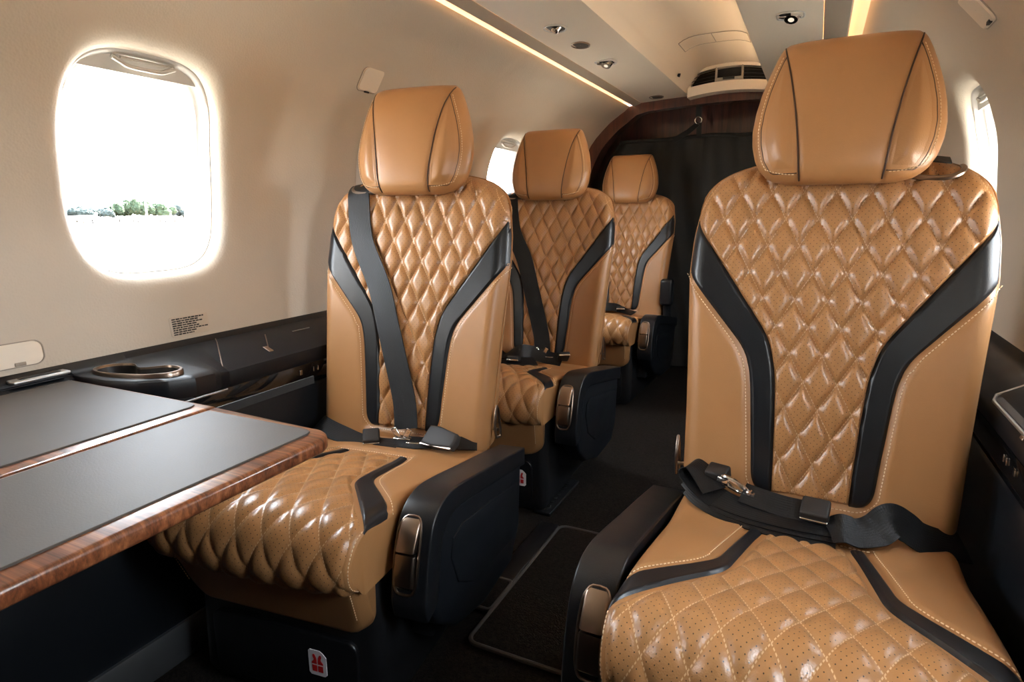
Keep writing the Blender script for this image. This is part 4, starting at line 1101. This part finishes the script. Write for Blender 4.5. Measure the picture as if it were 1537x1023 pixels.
# ------------------------------------------------------------------ floor mats and floor hardware
def mat(name, x0, x1, y0, y1, r, lab, z=FZ):
    m = MB(); o = rrect((x0+x1)/2, (y0+y1)/2, x1-x0, y1-y0, r, 6); m.prism(o, 'z', z+0.0005, z+0.007, 0.002)
    b = m.build(name, M_CARPET); tag(b, lab, 'mat')
    k = MB(); k.tube([(x, y, z+0.006) for x, y in o]+[(o[0][0], o[0][1], z+0.006)], 0.0048, 8, caps=False); k.build('binding', M_BIND, b, 'grey bound edge'); return b
mat('floor_mat', -0.150, 0.205, 0.905, 1.405, 0.022, 'dark bound carpet mat in the aisle between the nearest seats')
mat('carpet_runner', -0.209, -0.1535, 1.008, 1.120, 0.010, 'narrow bound carpet strip beside the aisle mat')
m = MB(); m.box((-0.180, 1.262, FZ+0.004), (0.050, 0.285, 0.008), bev=0.002); b = m.build('track_cover', M_GLOSSB); tag(b, 'smooth black seat track cover on the floor left of the mat', 'track cover')
m = MB(); m.box((-0.225, 1.57, FZ+0.004), (0.05, 0.24, 0.008), bev=0.002); b = m.build('seat_rail', M_BPL); tag(b, 'dark metal seat rail running back between first and middle seats', 'rail')
m = MB()
for k in range(8): m.tube([(-0.225, 1.47+k*0.026, FZ+0.008), (-0.225, 1.47+k*0.026, FZ+0.010)], 0.008, 12)
m.build('rail_hole', M_VOID, b)

# ------------------------------------------------------------------ outside: airfield seen through the windows
GZ = -1.25
t = NT('sunlit_airfield'); v = t.coord('Object', (1, 1, 1)); a = t.noise(t.coord('Object', (0.05, 0.012, 1)), 1.0, 4, 0.6)
t.bsdf(Base_Color=t.ramp(a, [(0.40, (0.34, 0.31, 0.27)), (0.54, (0.28, 0.245, 0.20)), (0.60, (0.028, 0.021, 0.014))]), Roughness=0.95)
M_GND = t.m
m = MB(); m.grid([[(-1500, -1500, GZ), (1500, -1500, GZ)], [(-1500, 2500, GZ), (1500, 2500, GZ)]]); o = m.build('ground_outside', M_GND); struct(o)
def tree_mat(name, c1, c2):
    t = NT(name); f = t.noise(t.coord(), 1.1, 4); t.bsdf(Base_Color=t.mix(f, c1, c2), Roughness=0.9, Specular_IOR_Level=0.1); return t.m
M_TR1 = tree_mat('pale_leaves', (0.014, 0.023, 0.013), (0.024, 0.034, 0.021)); M_TR2 = tree_mat('blue_green_leaves', (0.015, 0.022, 0.022), (0.024, 0.031, 0.031)); M_BARK = plain('bark', (0.016, 0.013, 0.011), 0.9)
M_PLANE = plain('white_paint', (0.20, 0.198, 0.19), 0.4); M_EARTH = plain('dry_earth', (0.030, 0.022, 0.016), 0.95)
def dir_px(px):
    """horizontal bearing of a picture column, to spread the far treeline"""
    yaw = 0.45656; fw = Vector((-math.sin(yaw), math.cos(yaw))); rt = Vector((math.cos(yaw), math.sin(yaw))); d = fw+rt*((px-768.5)/916.9); return d.normalized()
def crown_mesh(seed, mat):
    r = np.random.default_rng(seed); bm = bmesh.new()
    for k in range(9):
        c = r.normal(0, 0.33, 3)*np.array([1, 1, 0.55]); bmesh.ops.create_icosphere(bm, subdivisions=3, radius=0.42*r.uniform(0.7, 1.1), matrix=Matrix.Translation(c))
    for v_ in bm.verts: v_.co += Vector(r.normal(0, 0.05, 3))
    me = bpy.data.meshes.new('crown'); bm.to_mesh(me); bm.free(); me.shade_smooth(); me.materials.append(mat); return me
CR = [crown_mesh(1, M_TR1), crown_mesh(2, M_TR2), crown_mesh(3, M_TR1), crown_mesh(4, M_TR2)]
tm = MB(); tm.tube([(0, 0, 0), (0, 0, 1)], [0.12, 0.07], 8); TRUNK = tm.mesh('trunk'); TRUNK.materials.append(M_BARK)
TREES = [(102, 5.2, 1), (114, 5.6, 1), (127, 5.2, 3), (140, 5.7, 1), (153, 6.0, 3), (166, 5.6, 1), (179, 5.7, 3), (193, 7.0, 0), (206, 8.4, 2), (220, 8.2, 0), (233, 7.8, 2), (247, 7.0, 0), (260, 6.6, 2), (274, 6.2, 1), (288, 6.0, 3)]
TL = ['first', 'second', 'third', 'fourth', 'fifth', 'sixth', 'seventh', 'eighth', 'ninth', 'tenth', 'eleventh', 'twelfth', 'thirteenth', 'fourteenth', 'fifteenth']
for i, (px, h, k) in enumerate(TREES):
    D = 240+9*(i % 3)
    d = dir_px(px)*D; e = empty('tree', (0.4+d.x, d.y, GZ), random.uniform(0, 6))
    tag(e, '%s tree from the left in the hazy treeline seen through the window' % TL[i], 'tree', 'trees beyond the airfield')
    c = link('crown', CR[k], e); c.location = (0, 0, h*0.58); c.scale = (2.3+h*0.13, 2.3+h*0.13, h*0.50); link('trunk', TRUNK, e).scale = (2, 2, h*0.5)
def aircraft(px0, px1, D, h, lab):
    a, b = dir_px(px0)*D, dir_px(px1)*D; c = (a+b)/2; L = (b-a).length; ang = math.atan2((b-a).y, (b-a).x)
    e = empty('parked_aircraft', (0.4+c.x, c.y, GZ), ang); tag(e, lab, 'aircraft', 'parked white aircraft across the airfield')
    m = MB(); ts = np.linspace(-1, 1, 24)
    m.tube([(t_*L/2, 0, h*0.55+0.18*h*max(0, t_)) for t_ in ts], [max(0.03, h*0.32*(max(0, 1-abs(t_)**(3 if t_ < 0 else 1.6)))**0.6) for t_ in ts], 14); m.build('fuselage', M_PLANE, e)
    m = MB(); m.prism([(-0.10*L, -0.42*L), (0.0, -0.42*L), (0.06*L, 0), (0.0, 0.42*L), (-0.10*L, 0.42*L), (-0.16*L, 0)], 'z', h*0.42, h*0.50); m.build('wing', M_PLANE, e)
    m = MB(); m.prism([(0.36*L, h*0.6), (0.42*L, h*1.15), (0.48*L, h*1.15), (0.48*L, h*0.6)], 'y', -0.08, 0.08); m.build('tail_fin', M_PLANE, e)
    m = MB()
    for x_, y_ in ((-0.35, 0), (-0.02, 0.08), (-0.02, -0.08)): m.tube([(x_*L, y_*L, 0), (x_*L, y_*L, h*0.45)], 0.12, 8)
    m.build('landing_gear', M_BARK, e)
aircraft(99, 163, 205, 2.9, 'long white parked aircraft at the left of the window view')
aircraft(193, 236, 205, 2.7, 'white parked aircraft below the tall trees in the window view')
aircraft(236, 271, 208, 2.6, 'short white parked aircraft at the right of the window view')
d = dir_px(234)*225; m = MB(); m.tube([(0, 0, 0), (0, 0, 10.5)], [0.35, 0.2], 8); o = m.build('light_mast', M_PLANE); o.location = (0.4+d.x, d.y, GZ); tag(o, 'thin pale mast rising above the trees in the window view', 'mast')
d = dir_px(175)*228; m = MB(); rows = [[(r_*4.6*math.cos(a), r_*3*math.sin(a), 2.2*(1-r_*r_)) for a in np.linspace(0, 2*math.pi, 24)[:-1]] for r_ in (1, 0.8, 0.6, 0.4, 0.2, 0.02)]
m.grid(rows, closed=True); o = m.build('earth_mound', M_EARTH); o.location = (0.4+d.x, d.y, GZ); tag(o, 'low brown earth mound between the white aircraft in the window view', 'mound')

# ------------------------------------------------------------------ light: bright hazy sky through the windows and the entry door, warm coves
w = bpy.data.worlds.new('sky'); SC.world = w; w.use_nodes = True
nt = w.node_tree; bg = nt.nodes['Background']
tc = nt.nodes.new('ShaderNodeTexCoord'); sx = nt.nodes.new('ShaderNodeSeparateXYZ'); rp = nt.nodes.new('ShaderNodeValToRGB')
nt.links.new(tc.outputs['Generated'], sx.inputs[0]); nt.links.new(sx.outputs[2], rp.inputs[0]); nt.links.new(rp.outputs[0], bg.inputs[0])
rp.color_ramp.elements[0].color = (0.98, 0.99, 1.0, 1); rp.color_ramp.elements[0].position = 0.0
rp.color_ramp.elements[1].color = (0.82, 0.91, 1.0, 1); rp.color_ramp.elements[1].position = 0.6
bg.inputs[1].default_value = 26.0
def portal(x, y, z, sx_, sy_, sg):
    L = bpy.data.lights.new('window_portal', 'AREA'); L.shape = 'RECTANGLE'; L.size = sx_; L.size_y = sy_; L.cycles.is_portal = True
    o = bpy.data.objects.new('window_portal', L); COL.objects.link(o); o.location = (x, y, z)
    o.rotation_euler = Vector((-sg, 0, 0)).to_track_quat('-Z', 'Z').to_euler()
for y in WYL:
    if 0 < y < 1 or y > 2: portal(-0.90, y, WZ, 0.40, 0.32, -1)
for y in WYR:
    if 0 < y: portal(0.90, y, WZ, 0.40, 0.32, 1)

SL = bpy.data.lights.new('sun', 'SUN'); SL.energy = 160.0; SL.angle = math.radians(3); SL.color = (1.0, 0.93, 0.82)
so = bpy.data.objects.new('sun', SL); COL.objects.link(so); so.rotation_euler = Vector((0.0, -0.62, -0.78)).to_track_quat('-Z', 'Y').to_euler()

# ------------------------------------------------------------------ camera
cam = bpy.data.cameras.new('camera'); co = bpy.data.objects.new('camera', cam); COL.objects.link(co); SC.camera = co
cam.sensor_width = 36.0; cam.lens = 916.9/1537*36.0; cam.clip_start = 0.02; cam.clip_end = 5000
fw = Vector((-0.431458, 0.878449, -0.205605)); 
yaw, pit, roll = math.radians(26.159), math.radians(11.865), math.radians(-0.546)
fw = Vector((-math.sin(yaw)*math.cos(pit), math.cos(yaw)*math.cos(pit), -math.sin(pit))); r0 = Vector((math.cos(yaw), math.sin(yaw), 0)); u0 = r0.cross(fw)
rt = r0*math.cos(roll)+u0*math.sin(roll); up = -r0*math.sin(roll)+u0*math.cos(roll)
Mx = Matrix((rt, up, -fw)).transposed().to_4x4(); Mx.translation = Vector((0.40, 0.0, 0.95)); co.matrix_world = Mx

SC.view_settings.view_transform = 'Standard'; SC.view_settings.look = 'None'; SC.view_settings.gamma = 1.0; SC.view_settings.use_curve_mapping = False
SC.view_settings.exposure = 0.30
SC.cycles.max_bounces = 12; SC.cycles.diffuse_bounces = 7; SC.cycles.glossy_bounces = 5; SC.cycles.transparent_max_bounces = 12
SC.cycles.sample_clamp_indirect = 8.0; SC.cycles.caustics_reflective = False; SC.cycles.caustics_refractive = False
